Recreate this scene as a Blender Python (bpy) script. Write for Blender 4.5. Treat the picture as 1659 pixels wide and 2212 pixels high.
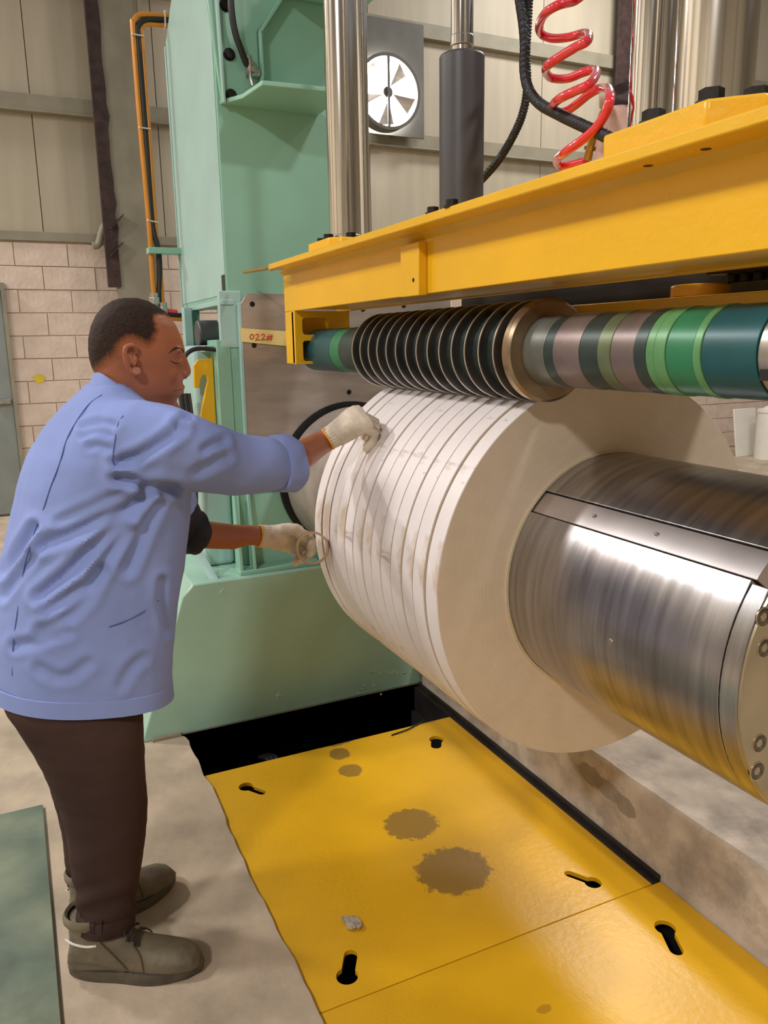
import bpy, bmesh, math, random
from math import sin, cos, pi, radians, sqrt, hypot
from mathutils import Vector, Matrix, noise
from mathutils.geometry import tessellate_polygon

for o in list(bpy.data.objects):
    bpy.data.objects.remove(o, do_unlink=True)
SC = bpy.context.scene
COL = SC.collection
random.seed(7)

# ------------------------------------------------------------------ camera
IW, IH, FPX = 1659.0, 2212.0, 1708.79
YAW, PITCH, ROLL = 2.70595722, 0.211015229, 0.0161740841
CAM = Vector((0, 0, 1.5))
_f = Vector((cos(YAW)*cos(PITCH), sin(YAW)*cos(PITCH), -sin(PITCH)))
_r = Vector((sin(YAW), -cos(YAW), 0))
_d = _f.cross(_r)
CR = cos(ROLL)*_r + sin(ROLL)*_d
CD = -sin(ROLL)*_r + cos(ROLL)*_d
cam = bpy.data.cameras.new('camera')
cam.sensor_fit = 'HORIZONTAL'; cam.sensor_width = 36.0
cam.lens = FPX/IW*36.0
cam.clip_start = 0.02; cam.clip_end = 200
camo = bpy.data.objects.new('camera', cam); COL.objects.link(camo)
m = Matrix((CR, -CD, -_f)).transposed().to_4x4(); m.translation = CAM
camo.matrix_world = m
SC.camera = camo

# ------------------------------------------------------------------ world and hall lamps
wd = bpy.data.worlds.new('world'); SC.world = wd; wd.use_nodes = True
bg = wd.node_tree.nodes['Background']
bg.inputs['Color'].default_value = (0.79, 0.79, 0.81, 1); bg.inputs['Strength'].default_value = 0.34
LAMPS = [  # x, y, z, power, size
    (2.2, -3.4, 5.0, 285, 0.7), (-2.8, -4.0, 5.2, 200, 0.7), (-7.1, -4.0, 6.0, 340, 0.7),
    (2.2, 3.2, 6.0, 190, 0.6), (-2.4, 5.2, 6.0, 130, 0.9), (-6.2, 6.0, 6.0, 140, 0.9)]
for x, y, z, pw, sz in LAMPS:
    l = bpy.data.lights.new('high_bay_light', 'AREA'); l.shape = 'DISK'; l.size = sz; l.energy = pw
    l.color = (1.0, 0.972, 0.955)
    lo = bpy.data.objects.new('high_bay_light', l); COL.objects.link(lo); lo.location = (x, y, z)
SC.view_settings.view_transform = 'Standard'; SC.view_settings.look = 'None'
SC.view_settings.exposure = 0.0; SC.view_settings.gamma = 1.0
SC.view_settings.use_curve_mapping = False

# ------------------------------------------------------------------ pixel helpers
def ray(u, v): return CR*((u-IW/2)/FPX) + CD*((v-IH/2)/FPX) + _f
def at(u, v, ax, c):
    d = ray(u, v); t = (c-CAM[ax])/d[ax]; return CAM + d*t
def proj(p):
    q = Vector(p)-CAM; z = q.dot(_f)
    return (q.dot(CR)/z*FPX+IW/2, q.dot(CD)/z*FPX+IH/2, z)
def on_cyl(u, v, yc, zc, r):
    d = ray(u, v); oy, oz = CAM.y-yc, CAM.z-zc
    a = d.y**2+d.z**2; b = 2*(oy*d.y+oz*d.z); c = oy*oy+oz*oz-r*r
    D = max(0, b*b-4*a*c); return CAM + d*((-b-sqrt(D))/2/a)

# ------------------------------------------------------------------ materials
def lin(h):
    h = h.lstrip('#'); out = []
    for i in (0, 2, 4):
        c = int(h[i:i+2], 16)/255; out.append(c/12.92 if c <= .04045 else ((c+.055)/1.055)**2.4)
    return tuple(out)+(1,)
MATS = {}
def mat(name, col, rough=.5, metal=0., var=.12, scale=6., bump=0., bscale=40., stretch=(1, 1, 1), col2=None, dirt=0., spec=None, coat=0.):
    m = bpy.data.materials.new(name); m.use_nodes = True
    nt = m.node_tree; N = nt.nodes; L = nt.links; b = N['Principled BSDF']
    c = lin(col) if isinstance(col, str) else tuple(col)+(1,)
    b.inputs['Roughness'].default_value = rough; b.inputs['Metallic'].default_value = metal
    if spec is not None: b.inputs['Specular IOR Level'].default_value = spec
    if coat: b.inputs['Coat Weight'].default_value = coat
    tc = N.new('ShaderNodeTexCoord'); mp = N.new('ShaderNodeMapping'); mp.inputs['Scale'].default_value = stretch
    L.new(tc.outputs['Object'], mp.inputs['Vector'])
    n1 = N.new('ShaderNodeTexNoise'); n1.inputs['Scale'].default_value = scale; n1.inputs['Detail'].default_value = 6
    L.new(mp.outputs[0], n1.inputs['Vector'])
    cr = N.new('ShaderNodeValToRGB')
    lo = tuple(x*(1-var*1.6) for x in c[:3])+(1,) if col2 is None else (lin(col2) if isinstance(col2, str) else tuple(col2)+(1,))
    hi = tuple(min(1, x*(1+var)) for x in c[:3])+(1,)
    cr.color_ramp.elements[0].color = lo; cr.color_ramp.elements[0].position = .3
    cr.color_ramp.elements[1].color = hi; cr.color_ramp.elements[1].position = .68
    L.new(n1.outputs['Fac'], cr.inputs['Fac']); out = cr.outputs['Color']
    if dirt:
        n3 = N.new('ShaderNodeTexNoise'); n3.inputs['Scale'].default_value = scale*.45; n3.inputs['Detail'].default_value = 9; n3.inputs['Roughness'].default_value = .7
        L.new(mp.outputs[0], n3.inputs['Vector'])
        r3 = N.new('ShaderNodeValToRGB'); r3.color_ramp.elements[0].position = .5; r3.color_ramp.elements[1].position = .72
        r3.color_ramp.elements[1].color = (dirt, dirt, dirt, 1)
        L.new(n3.outputs['Fac'], r3.inputs['Fac'])
        mx = N.new('ShaderNodeMixRGB'); mx.inputs['Color2'].default_value = tuple(x*.35 for x in c[:3])+(1,)
        L.new(r3.outputs['Color'], mx.inputs['Fac']); L.new(out, mx.inputs['Color1']); out = mx.outputs['Color']
    L.new(out, b.inputs['Base Color'])
    if bump:
        n2 = N.new('ShaderNodeTexNoise'); n2.inputs['Scale'].default_value = bscale; n2.inputs['Detail'].default_value = 5
        L.new(mp.outputs[0], n2.inputs['Vector'])
        bp = N.new('ShaderNodeBump'); bp.inputs['Strength'].default_value = bump; bp.inputs['Distance'].default_value = .01
        L.new(n2.outputs['Fac'], bp.inputs['Height']); L.new(bp.outputs['Normal'], b.inputs['Normal'])
    m['_out'] = 0
    MATS[name] = m
    return m

GREEN = '#8dbca6'
mat('green_paint', GREEN, .33, var=.06, scale=2.5, bump=.06, bscale=30)
mat('green_pale', '#a3c4bd', .36, var=.06, scale=3, bump=.05)
mat('green_base', '#a2c8b4', .3, var=.10, scale=2.2, bump=.08, bscale=14)
mat('yellow_paint', '#eab31a', .3, var=.06, scale=3, bump=.10, bscale=55)
mat('yellow_dirty', '#ddab21', .34, var=.10, scale=4, bump=.12, bscale=45)
mat('chrome', '#dedad6', .10, 1., var=.05, scale=4)
mat('chrome_worn', '#d2cbc0', .17, 1., var=.14, scale=9, stretch=(1, 1, .25))
mat('black_steel', '#3a3634', .45, .6, var=.2, scale=8)
mat('bolt_black', '#2a2724', .42, .7, var=.2, scale=20)
mat('barrel_grey', '#4c4a4c', .42, .3, var=.08, scale=5)
mat('plate_steel', '#b8ada4', .42, .7, var=.2, scale=5, stretch=(1, .6, 3), bump=.03)
mat('mandrel_steel', '#a9a5a5', .28, .95, var=.20, scale=5, stretch=(9, .7, .7), bump=.02, bscale=60)
mat('mandrel_flange', '#b9ad92', .33, .9, var=.14, scale=7)
mat('wedge_steel', '#c0b8b6', .34, .9, var=.10, scale=7)
mat('disc_steel', '#6a6664', .26, .9, var=.25, scale=16)
mat('disc_gap', '#2e3a36', .45, .3, var=.25, scale=12)
mat('disc_edge', '#d9d2c8', .25, .9, var=.05)
mat('disc_tan', '#a08a70', .3, .85, var=.2, scale=9)
mat('spacer_teal', '#1d5358', .36, .1, var=.12, scale=9)
mat('spacer_green', '#2f7a52', .36, .1, var=.12, scale=9)
mat('spacer_lime', '#5f9560', .36, .1, var=.15, scale=9)
mat('spacer_grey', '#7d8078', .36, .5, var=.2, scale=9, dirt=.4)
mat('spacer_mauve', '#8c7c78', .36, .5, var=.2, scale=9, dirt=.5)
mat('spacer_olive', '#75805e', .36, .3, var=.2, scale=9, dirt=.4)
mat('spacer_dark', '#3c4a46', .36, .4, var=.2, scale=9, dirt=.3)
mat('strip_face', '#d6c8ac', .55, .25, var=.05, scale=14, stretch=(1, 1, 1))
mat('matte_cover', '#a89c92', .55, .4, var=.2, scale=6)
mat('strip_gap', '#5a4636', .6, .2)
mat('concrete', '#b3a28c', .85, var=.14, scale=5, bump=.35, bscale=22, dirt=.45)
mat('concrete_floor', '#b4a28b', .75, var=.16, scale=5, bump=.3, bscale=22, dirt=.42)
mat('concrete_pale', '#b5a596', .8, var=.14, scale=7, bump=.3, bscale=26, dirt=.6)
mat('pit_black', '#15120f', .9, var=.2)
mat('channel_steel', '#2c2523', .6, .3, var=.3, scale=8)
mat('sheet_steel', '#7e8570', .5, .2, var=.2, scale=4.0, dirt=.95, col2='#4f6258')
mat('block_paint', '#d8c4b4', .8, var=.06, scale=9, bump=.4, bscale=30)
mat('mortar', '#cbb6a4', .9, var=.1)
mat('panel_beige', '#b3a892', .55, var=.05, scale=3, stretch=(1, 3, .3))
mat('rail_grey', '#8f8874', .6, var=.08)
mat('rail_dark', '#5c584f', .6, var=.1)
mat('column_grey', '#8d8673', .6, var=.12, scale=3, dirt=.25)
mat('rust', '#3b2822', .8, var=.3, scale=14, bump=.4)
mat('door_grey', '#848a86', .5, var=.06)
mat('orange_pipe', '#d2862c', .35, .2, var=.08)
mat('black_rubber', '#201e1e', .5, var=.1)
mat('conduit_black', '#26252a', .45, var=.1)
mat('red_hose', '#e0303a', .16, var=.05, coat=.6)
mat('brass', '#b8924a', .3, .9, var=.1)
mat('fitting_steel', '#b5b0a8', .3, .9, var=.15, scale=30)
mat('tape_yellow', '#e6cf86', .5, var=.04)
mat('ink_red', '#c2401f', .6, var=.03)
mat('white_plastic', '#e6e2d8', .4, var=.03)
mat('zip_tie', '#d8c6b4', .5, var=.03)
mat('hollow_black', '#161413', .6, var=.1)
mat('pink_casting', '#c9a99c', .5, .1, var=.15, scale=20, dirt=.3)
mat('debris_grey', '#b6aa98', .6, .3, var=.2, scale=60)
mat('chip_pale', '#cfe0cf', .6)
mat('tape_tan', '#cbaa90', .4, var=.06)
mat('paint_mark', '#d9c22a', .7)

# ------------------------------------------------------------------ mesh builder
class MB:
    def __init__(s): s.v = []; s.f = []; s.sm = []
    def add(s, vs, fs, smooth=False):
        o = len(s.v); s.v += [Vector(p) for p in vs]
        for i, f in enumerate(fs):
            s.f.append([a+o for a in f]); s.sm.append(smooth if isinstance(smooth, bool) else smooth[i])
        return s
    def box(s, x0, x1, y0, y1, z0, z1):
        vs = [(x, y, z) for x in (x0, x1) for y in (y0, y1) for z in (z0, z1)]
        return s.add(vs, [(0, 1, 3, 2), (4, 6, 7, 5), (0, 4, 5, 1), (2, 3, 7, 6), (0, 2, 6, 4), (1, 5, 7, 3)])
    def cyl(s, p0, p1, r0, r1=None, n=32, smooth=True):
        r1 = r0 if r1 is None else r1; p0 = Vector(p0); p1 = Vector(p1); d = (p1-p0).normalized()
        a = d.orthogonal().normalized(); b = d.cross(a)
        vs = [p+(a*cos(2*pi*i/n)+b*sin(2*pi*i/n))*r for p, r in ((p0, r0), (p1, r1)) for i in range(n)]
        fs = [(i, (i+1) % n, n+(i+1) % n, n+i) for i in range(n)]+[tuple(range(n-1, -1, -1)), tuple(range(n, 2*n))]
        return s.add(vs, fs, [smooth]*n+[False]*2)
    def tube(s, path, r, n=12, caps=True, smooth=True):
        P = [Vector(p) for p in path]; rr = r if isinstance(r, (list, tuple)) else [r]*len(P)
        t = (P[1]-P[0]).normalized(); a = t.orthogonal().normalized(); vs = []
        for i, p in enumerate(P):
            t = (P[min(i+1, len(P)-1)]-P[max(i-1, 0)]).normalized()
            a = (a-t*a.dot(t)).normalized(); b = t.cross(a)
            vs += [p+(a*cos(2*pi*k/n)+b*sin(2*pi*k/n))*rr[i] for k in range(n)]
        fs = []; 
        for i in range(len(P)-1):
            for k in range(n): fs.append((i*n+k, i*n+(k+1) % n, (i+1)*n+(k+1) % n, (i+1)*n+k))
        q = len(fs)
        if caps: fs += [tuple(range(n-1, -1, -1)), tuple(range((len(P)-1)*n, len(P)*n))]
        return s.add(vs, fs, [smooth]*q+[False]*(len(fs)-q))
    def rev(s, yc, zc, prof, n=64, a0=0, a1=2*pi, closed=True, smooth=True):
        """revolve a closed (x,r) profile about the X-parallel axis through (yc,zc)"""
        full = abs(a1-a0-2*pi) < 1e-6; k = n if full else n+1; m_ = len(prof); vs = []
        for i in range(k):
            a = a0+(a1-a0)*i/n
            for x, r in prof: vs.append((x, yc+r*cos(a), zc+r*sin(a)))
        fs = []; sm = []
        for i in range(n):
            j = (i+1) % k
            for q in range(m_ if closed else m_-1):
                w = (q+1) % m_
                fs.append((i*m_+q, j*m_+q, j*m_+w, i*m_+w)); sm.append(smooth)
        if not full and closed:
            fs += [tuple(range(m_)), tuple(range((k-1)*m_+m_-1, (k-1)*m_-1, -1))]; sm += [False]*2
        return s.add(vs, fs, sm)
    def prism(s, poly, vec):
        n = len(poly); P = [Vector(p) for p in poly]; vec = Vector(vec)
        return s.add(P+[p+vec for p in P], [tuple(range(n-1, -1, -1)), tuple(range(n, 2*n))]+[(i, (i+1) % n, n+(i+1) % n, n+i) for i in range(n)])
    def holed(s, loops, vec):
        vec = Vector(vec); L = [[Vector(p) for p in l] for l in loops]; flat = [p for l in L for p in l]; n = len(flat)
        tr = tessellate_polygon(L); fs = [tuple(t) for t in tr]+[tuple(a+n for a in reversed(t)) for t in tr]; o = 0
        for l in L:
            k = len(l)
            for i in range(k): fs.append((o+i, o+(i+1) % k, n+o+(i+1) % k, n+o+i))
            o += k
        return s.add(flat+[p+vec for p in flat], fs)
    def loft(s, secs, caps=True, smooth=True):
        n = len(secs[0]); vs = [p for q in secs for p in q]; fs = []
        for i in range(len(secs)-1):
            for k in range(n): fs.append((i*n+k, i*n+(k+1) % n, (i+1)*n+(k+1) % n, (i+1)*n+k))
        q = len(fs)
        if caps: fs += [tuple(range(n-1, -1, -1)), tuple(range((len(secs)-1)*n, len(secs)*n))]
        return s.add(vs, fs, [smooth]*len(fs))
    def ball(s, c, r, n=16, rx=None):
        c = Vector(c); r = Vector(r) if not isinstance(r, (int, float)) else Vector((r, r, r))
        secs = []
        for i in range(1, n):
            a = pi*i/n
            secs.append([c+Vector((r.x*sin(a)*cos(2*pi*k/(2*n)), r.y*sin(a)*sin(2*pi*k/(2*n)), -r.z*cos(a))) for k in range(2*n)])
        return s.loft(secs)
    def mesh(s, name, off=Vector()):
        me = bpy.data.meshes.new(name); me.from_pydata([tuple(p-off) for p in s.v], [], s.f)
        me.polygons.foreach_set('use_smooth', s.sm); me.update()
        bm = bmesh.new(); bm.from_mesh(me); bmesh.ops.recalc_face_normals(bm, faces=bm.faces); bm.to_mesh(me); bm.free()
        me.set_sharp_from_angle(angle=radians(38))
        return me

def prop(o, label=None, cat=None, group=None, kind=None):
    for k, v in (('label', label), ('category', cat), ('group', group), ('kind', kind)):
        if v: o[k] = v
    return o
def wloc(p): return Vector(p['_w']) if p is not None else Vector()
def put(name, mb, m_, parent=None, base=None, bevel=0., label=None, cat=None, group=None, kind=None, seg=2):
    """one mesh object; vertices in metres of the place; origin at base (or at the parent's origin)"""
    org = Vector(base) if base is not None else (wloc(parent) if parent is not None else None)
    if org is None:
        lo = [min(p[i] for p in mb.v) for i in range(3)]; hi = [max(p[i] for p in mb.v) for i in range(3)]
        org = Vector(((lo[0]+hi[0])/2, (lo[1]+hi[1])/2, lo[2]))
    o = bpy.data.objects.new(name, mb.mesh(name, org)); COL.objects.link(o)
    o['_w'] = tuple(org)
    if parent is not None: o.parent = parent; o.location = org-wloc(parent)
    else: o.location = org
    mm = m_ if isinstance(m_, list) else [m_]
    for q in mm: o.data.materials.append(MATS[q] if isinstance(q, str) else q)
    if bevel:
        b = o.modifiers.new('bevel', 'BEVEL'); b.width = bevel; b.segments = seg; b.limit_method = 'ANGLE'; b.angle_limit = radians(40)
    return prop(o, label, cat, group, kind)
def thing(name, label, cat, base, group=None, kind=None):
    o = bpy.data.objects.new(name, None); COL.objects.link(o); o.location = Vector(base); o.empty_display_size = .1
    o['_w'] = tuple(Vector(base)); return prop(o, label, cat, group, kind)
def twin(src, loc_world, parent=None, label=None):
    """copy of one mesh object sharing its data"""
    o = src.copy(); COL.objects.link(o); o['_w'] = tuple(Vector(loc_world))
    o.parent = parent; o.location = Vector(loc_world)-(wloc(parent) if parent is not None else Vector())
    if label: o['label'] = label
    return o
def spl(pts, n=8):
    """Catmull-Rom through points"""
    P = [Vector(p) for p in pts]; P = [P[0]*2-P[1]]+P+[P[-1]*2-P[-2]]; out = []
    for i in range(1, len(P)-2):
        for k in range(n):
            t = k/n; a, b, c, d = P[i-1], P[i], P[i+1], P[i+2]
            out.append(.5*((2*b)+(c-a)*t+(2*a-5*b+4*c-d)*t*t+(3*b-a-3*c+d)*t**3))
    out.append(P[-2]); return out
def hexbolt(parent, c, axis, r=.014, h=.012, m_='bolt_black', washer=True, name='bolt'):
    a = Vector(axis).normalized(); c = Vector(c); b = MB()
    if washer: b.cyl(c-a*.001, c+a*.003, r*1.25, n=20)
    b.cyl(c, c+a*h, r, n=6, smooth=False)
    return put(name, b, m_, parent, base=c)
def sockbolt(parent, c, axis, r=.0145, name='socket_screw'):
    a = Vector(axis).normalized(); c = Vector(c); e = a.orthogonal().normalized(); g = a.cross(e); n = 24
    R = lambda rad, off: [c+a*off+(e*cos(2*pi*i/n)+g*sin(2*pi*i/n))*rad for i in range(n)]
    hexr = [c+a*.0008+(e*cos(2*pi*i/n)+g*sin(2*pi*i/n))*(r*.55*cos(pi/6)/cos((2*pi*i/n) % (pi/3)-pi/6)) for i in range(n)]
    b = MB().loft([R(r, -.004), R(r, .0004), R(r*.93, .0008), hexr, [p-a*.009 for p in hexr]], smooth=False)
    o = put(name, b, 'bolt_steel', parent, base=c)
    put('counterbore_rim', MB().loft([R(r*1.16, -.001), R(r*1.16, .0006), R(r*1.02, .0006), R(r*1.02, -.001)], caps=False), 'mandrel_flange', o, base=c)
    return o
mat('bolt_steel', '#6e6459', .35, .85, var=.25, scale=60)
def stained(name, col, stains, dark='#7d5a22', rough=.32, xz=False, **kw):
    """paint with stains of given shape: list of (x, y, rx, ry, strength) in object-space metres"""
    m = mat(name, col, rough, **(kw or dict(var=.07, scale=3, bump=.10, bscale=50)))
    nt = m.node_tree; N = nt.nodes; L = nt.links; b = N['Principled BSDF']
    src = b.inputs['Base Color'].links[0].from_socket
    tc = N.new('ShaderNodeTexCoord')
    ns = N.new('ShaderNodeTexNoise'); ns.inputs['Scale'].default_value = 38; ns.inputs['Detail'].default_value = 8; ns.inputs['Roughness'].default_value = .75
    L.new(tc.outputs['Object'], ns.inputs['Vector'])
    for (x, y, rx, ry, st) in stains:
        mp = N.new('ShaderNodeMapping'); mp.inputs['Location'].default_value = (-x/rx, 0, -y/ry) if xz else (-x/rx, -y/ry, 0); mp.inputs['Scale'].default_value = (1/rx, 0, 1/ry) if xz else (1/rx, 1/ry, 0)
        L.new(tc.outputs['Object'], mp.inputs['Vector'])
        ln = N.new('ShaderNodeVectorMath'); ln.operation = 'LENGTH'; L.new(mp.outputs[0], ln.inputs[0])
        ad = N.new('ShaderNodeMath'); ad.operation = 'MULTIPLY_ADD'; ad.inputs[1].default_value = 1.1; ad.inputs[2].default_value = -.55
        L.new(ns.outputs['Fac'], ad.inputs[0])
        sm = N.new('ShaderNodeMath'); sm.operation = 'ADD'; L.new(ln.outputs['Value'], sm.inputs[0]); L.new(ad.outputs[0], sm.inputs[1])
        mr = N.new('ShaderNodeMapRange'); mr.inputs['From Min'].default_value = .92; mr.inputs['From Max'].default_value = 1.02
        mr.inputs['To Min'].default_value = st; mr.inputs['To Max'].default_value = 0
        L.new(sm.outputs[0], mr.inputs['Value'])
        mx = N.new('ShaderNodeMixRGB'); mx.inputs['Color2'].default_value = lin(dark)
        L.new(mr.outputs[0], mx.inputs['Fac']); L.new(src, mx.inputs['Color1']); src = mx.outputs['Color']
    L.new(src, b.inputs['Base Color'])
    return m
def st(u, v, rx, ry, s, base, z=-.012): p = at(u, v, 2, z); return (p.x-base[0], p.y-base[1], rx, ry, s)
stained('cover_a', '#d9a414', [st(888, 1780, .085, .088, .8, (-2, 1)), st(980, 1880, .105, .115, .85, (-2, 1)), st(757, 1664, .045, .045, .8, (-2, 1)), st(733, 1628, .045, .04, .85, (-2, 1)), st(725, 1600, .04, .09, .9, (-2, 1)), st(915, 1558, .03, .07, .35, (-2, 1))], '#7d5f2c')
stained('cover_b', '#d9a414', [st(1175, 2180, .012, .02, .5, (-1, 1))], '#8a5a18')
PB = (-.88, 0, 0)
def stz(u, v, rx, rz, s): p = at(u, v, 1, 1.54); return (p.x+.88, p.z, rx, rz, s)
stained('plinth', '#b8a998', [stz(1275, 1675, .06, .035, .8), stz(1310, 1705, .08, .03, .8), stz(1350, 1740, .05, .03, .8)], '#857769', .8, True, var=.2, scale=9, bump=.4, bscale=24, dirt=.8)
# ================================================================== THE SETTING
WX = -7.9                                   # face of the back wall
PIT0, PLX0, PLX1 = -2.945, -2.62, -1.471    # pit edge at machine, cover plate joints
PLY0, PLY1 = 0.47, 1.503

def jag(x): return 0.490+.012*noise.noise((x*9, 3.1, 0))+.006*noise.noise((x*37, 1.7, 0))+.004*sin(x*7)
edge = [(x, jag(x)) for x in [3-.04*i for i in range(int(5.945/.04)+1)]]
poly = [(3, -5)]+edge+[(PIT0, .47), (PIT0, 12), (-8.3, 12), (-8.3, -5)]
fl = put('floor', MB().prism([(x, y, -.3) for x, y in poly], (0, 0, .3)), 'concrete_floor', base=(0, 0, 0), kind='structure')
put('floor', MB().box(PIT0, 3, 2.9, 12, -.3, 0), 'concrete_floor', base=(0, 6, 0), kind='structure')
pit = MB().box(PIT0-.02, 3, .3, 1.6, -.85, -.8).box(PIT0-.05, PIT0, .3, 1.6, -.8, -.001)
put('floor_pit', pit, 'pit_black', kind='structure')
pw = MB().box(PIT0, 3, .30, .44, -.8, -.05).box(PIT0, 3, 1.49, 1.532, -.8, -.125)  # second box: black facing added to darken the view through the keyholes
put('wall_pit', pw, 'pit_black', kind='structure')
# concrete plinth on the far side of the pit
pl = MB(); secs = []
for i in range(42):
    x = -2.93+i*.1; w = .006*noise.noise((x*6, 0, 5)); h = .230+.004*noise.noise((x*5, 2, 1))
    secs.append([(x, 1.540+w, -.8), (x, 1.540+w, h-.012), (x, 1.549+w, h), (x, 2.9, h), (x, 2.9, -.8)])
pl.loft(secs, smooth=False)
put('trim_1', pl, 'plinth', base=(-.88, 0, 0), kind='structure')
ch = MB().box(PIT0, PLX1-.002, 1.506, 1.536, -.12, -.012).box(PIT0, PLX1-.002, 1.526, 1.5365, -.012, .004)
put('trim_2', ch, 'channel_steel', kind='structure', bevel=.002)

# --- back wall: painted blocks below, sheet panels above
wall = put('wall_back', MB().box(WX-.25, WX-.012, -4, 12, 0, 2.43).box(WX-.25, WX-.06, -4, 12, 2.43, 6.4), 'mortar', base=(WX, 0, 0), kind='structure')
BW, BH = .44, .2
bproto = None
for r in range(12):
    for c in range(-3, 10):
        y0 = c*BW+(BW/2 if r % 2 else 0)-.06
        if y0 < .03 and r < 10.2: y0c = .03
        else: y0c = y0
        if y0+BW < .10 and r < 10: continue
        z0 = .01+r*BH
        if y0 < .03 and r < 10:
            put('concrete_block', MB().box(WX-.012, WX, .03, y0+BW-.006, z0, z0+BH-.006), 'block_paint', wall, base=(WX, y0c, z0), bevel=.004); continue
        if bproto is None:
            bproto = put('concrete_block', MB().box(WX-.012, WX, y0, y0+BW-.006, z0, z0+BH-.006), 'block_paint', wall, base=(WX, y0, z0), bevel=.004)
        else:
            o = twin(bproto, (WX+random.uniform(-.003, .003), y0, z0), wall)
for c in range(14, 25):
    for r in range(6):
        twin(bproto, (WX+random.uniform(-.003, .003), c*BW+(BW/2 if r % 2 else 0)-.06, .01+r*BH), wall)
pp = None
for i in range(-3, 11):
    y0 = .42+i*1.06
    for z0, z1 in ((2.50, 3.55), (3.55, 6.3)):
        put('wall_panel', MB().box(WX-.06, WX-.03, y0, y0+1.052, z0, z1), 'panel_beige', wall, base=(WX-.05, y0, z0))
zr = [at(0, 217, 0, WX).z, 4.60]
put('trim_3', MB().box(WX-.05, WX+.02, -4, 12, 2.42, 2.50), 'rail_grey', kind='structure', bevel=.004)
put('trim_4', MB().box(WX-.05, WX+.04, -4, 12, zr[0]-.06, zr[0]+.07).box(WX-.05, WX+.06, -4, 12, zr[0]-.075, zr[0]-.06), 'rail_grey', kind='structure', bevel=.004)
put('trim_5', MB().box(WX-.05, WX+.04, -4, 12, zr[1]-.07, zr[1]+.07), 'rail_grey', kind='structure', bevel=.004)
# the other sides of the hall, behind and beside the photographer
for nm, bx in (('wall_left', (-8.2, 7.2, -6.2, -6.0, 0, 6.4)), ('wall_right', (-8.2, 7.2, 12.0, 12.2, 0, 6.4)), ('wall_front', (7.0, 7.2, -6.2, 12.2, 0, 6.4))):
    put(nm, MB().box(*bx), 'panel_beige', kind='structure')
put('floor', MB().box(3, 7.2, -6.2, 12, -.3, 0).box(-8.3, 3, -6.2, -5, -.3, 0), 'concrete_floor', base=(5, 0, 0), kind='structure')
for k, (x, y) in enumerate(((-5, -5.9), (-1.5, -5.9), (2.0, -5.9), (5.5, -5.9), (6.9, -3), (6.9, 2), (6.9, 7))):  # unseen columns added so the chrome rods reflect dark stripes
    put('trim_%d' % (6+k), MB().box(x-.12, x+.12, y-.12, y+.12, 0, 6.4), 'rail_dark', kind='structure')
# door with handle
dr = put('door_1', MB().box(WX-.02, WX+.03, -1.0, .018, .02, 2.0), 'door_grey', kind='structure', bevel=.006, base=(WX, -.5, 0))
put('door_frame', MB().box(WX-.02, WX+.05, .018, .05, 0, 2.06).box(WX-.02, WX+.05, -1.0, .018, 2.0, 2.06), 'column_grey', dr)
ph = at(8, 868, 0, WX+.06)
put('door_handle', MB().box(WX+.03, WX+.07, ph.y-.10, ph.y+.06, ph.z-.02, ph.z+.025), 'fitting_steel', dr, bevel=.006)
mk = at(85, 818, 0, WX+.002)
put('wall_paint_spot', MB().prism([(WX+.0035, mk.y+.05*cos(a)*(1+.2*sin(5*a)), mk.z+.038*sin(a)*(1+.15*cos(7*a))) for a in [i*pi/12 for i in range(24)]], (.001, 0, 0)), 'paint_mark', wall)

# --- steel columns of the hall (x a bit in front of the wall)
cx = WX+.28
yL, yR = at(226, 300, 0, cx).y, at(322, 300, 0, cx).y
sc = thing('hall_column', 'beige steel hall column with a rusty brown edge beside the block wall', 'column', (cx, (yL+yR)/2, 0))
put('web', MB().box(cx-.02, cx, yL, yR, 0, 6.3), 'column_grey', sc, bevel=.003)
put('flange', MB().box(cx-.22, cx+.06, yR-.015, yR+.012, 0, 6.3), 'column_grey', sc, bevel=.003)
ry0, ry1 = at(208, 300, 0, cx+.03).y, at(236, 300, 0, cx+.03).y
rb = MB(); secs = []
for i in range(44):
    z = 2.02+i*.1; w = .018*noise.noise((z*4, 0, 0))+.02*(noise.noise((z*13, 4, 0)) > .15)
    secs.append([(cx-.05, ry0, z), (cx+.03, ry0, z), (cx+.03, ry1+w, z), (cx-.05, ry1+w, z)])
rb.loft(secs, smooth=False)
put('rusty_edge', rb, 'rust', sc)
g1, g2, g3 = at(262, 468, 0, cx+.05), at(240, 497, 0, cx+.05), at(262, 527, 0, cx+.05)
for g in (g1, g3):
    put('gusset', MB().prism([(cx, g.y-.10, g.z-.11), (cx+.12, g.y-.10, g.z-.11), (cx+.12, g.y+.01, g.z), (cx, g.y+.01, g.z)], (0, .004, .018)), 'rust', sc)
pth = spl([at(u, v, 0, cx-.1) for u, v in ((200, 531), (212, 528), (219, 505), (226, 488), (245, 482))])
put('bent_conduit', MB().tube(pth, .032, 12), 'rail_grey', label='short bent grey conduit stub beside the rusty column edge', cat='conduit')
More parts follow.
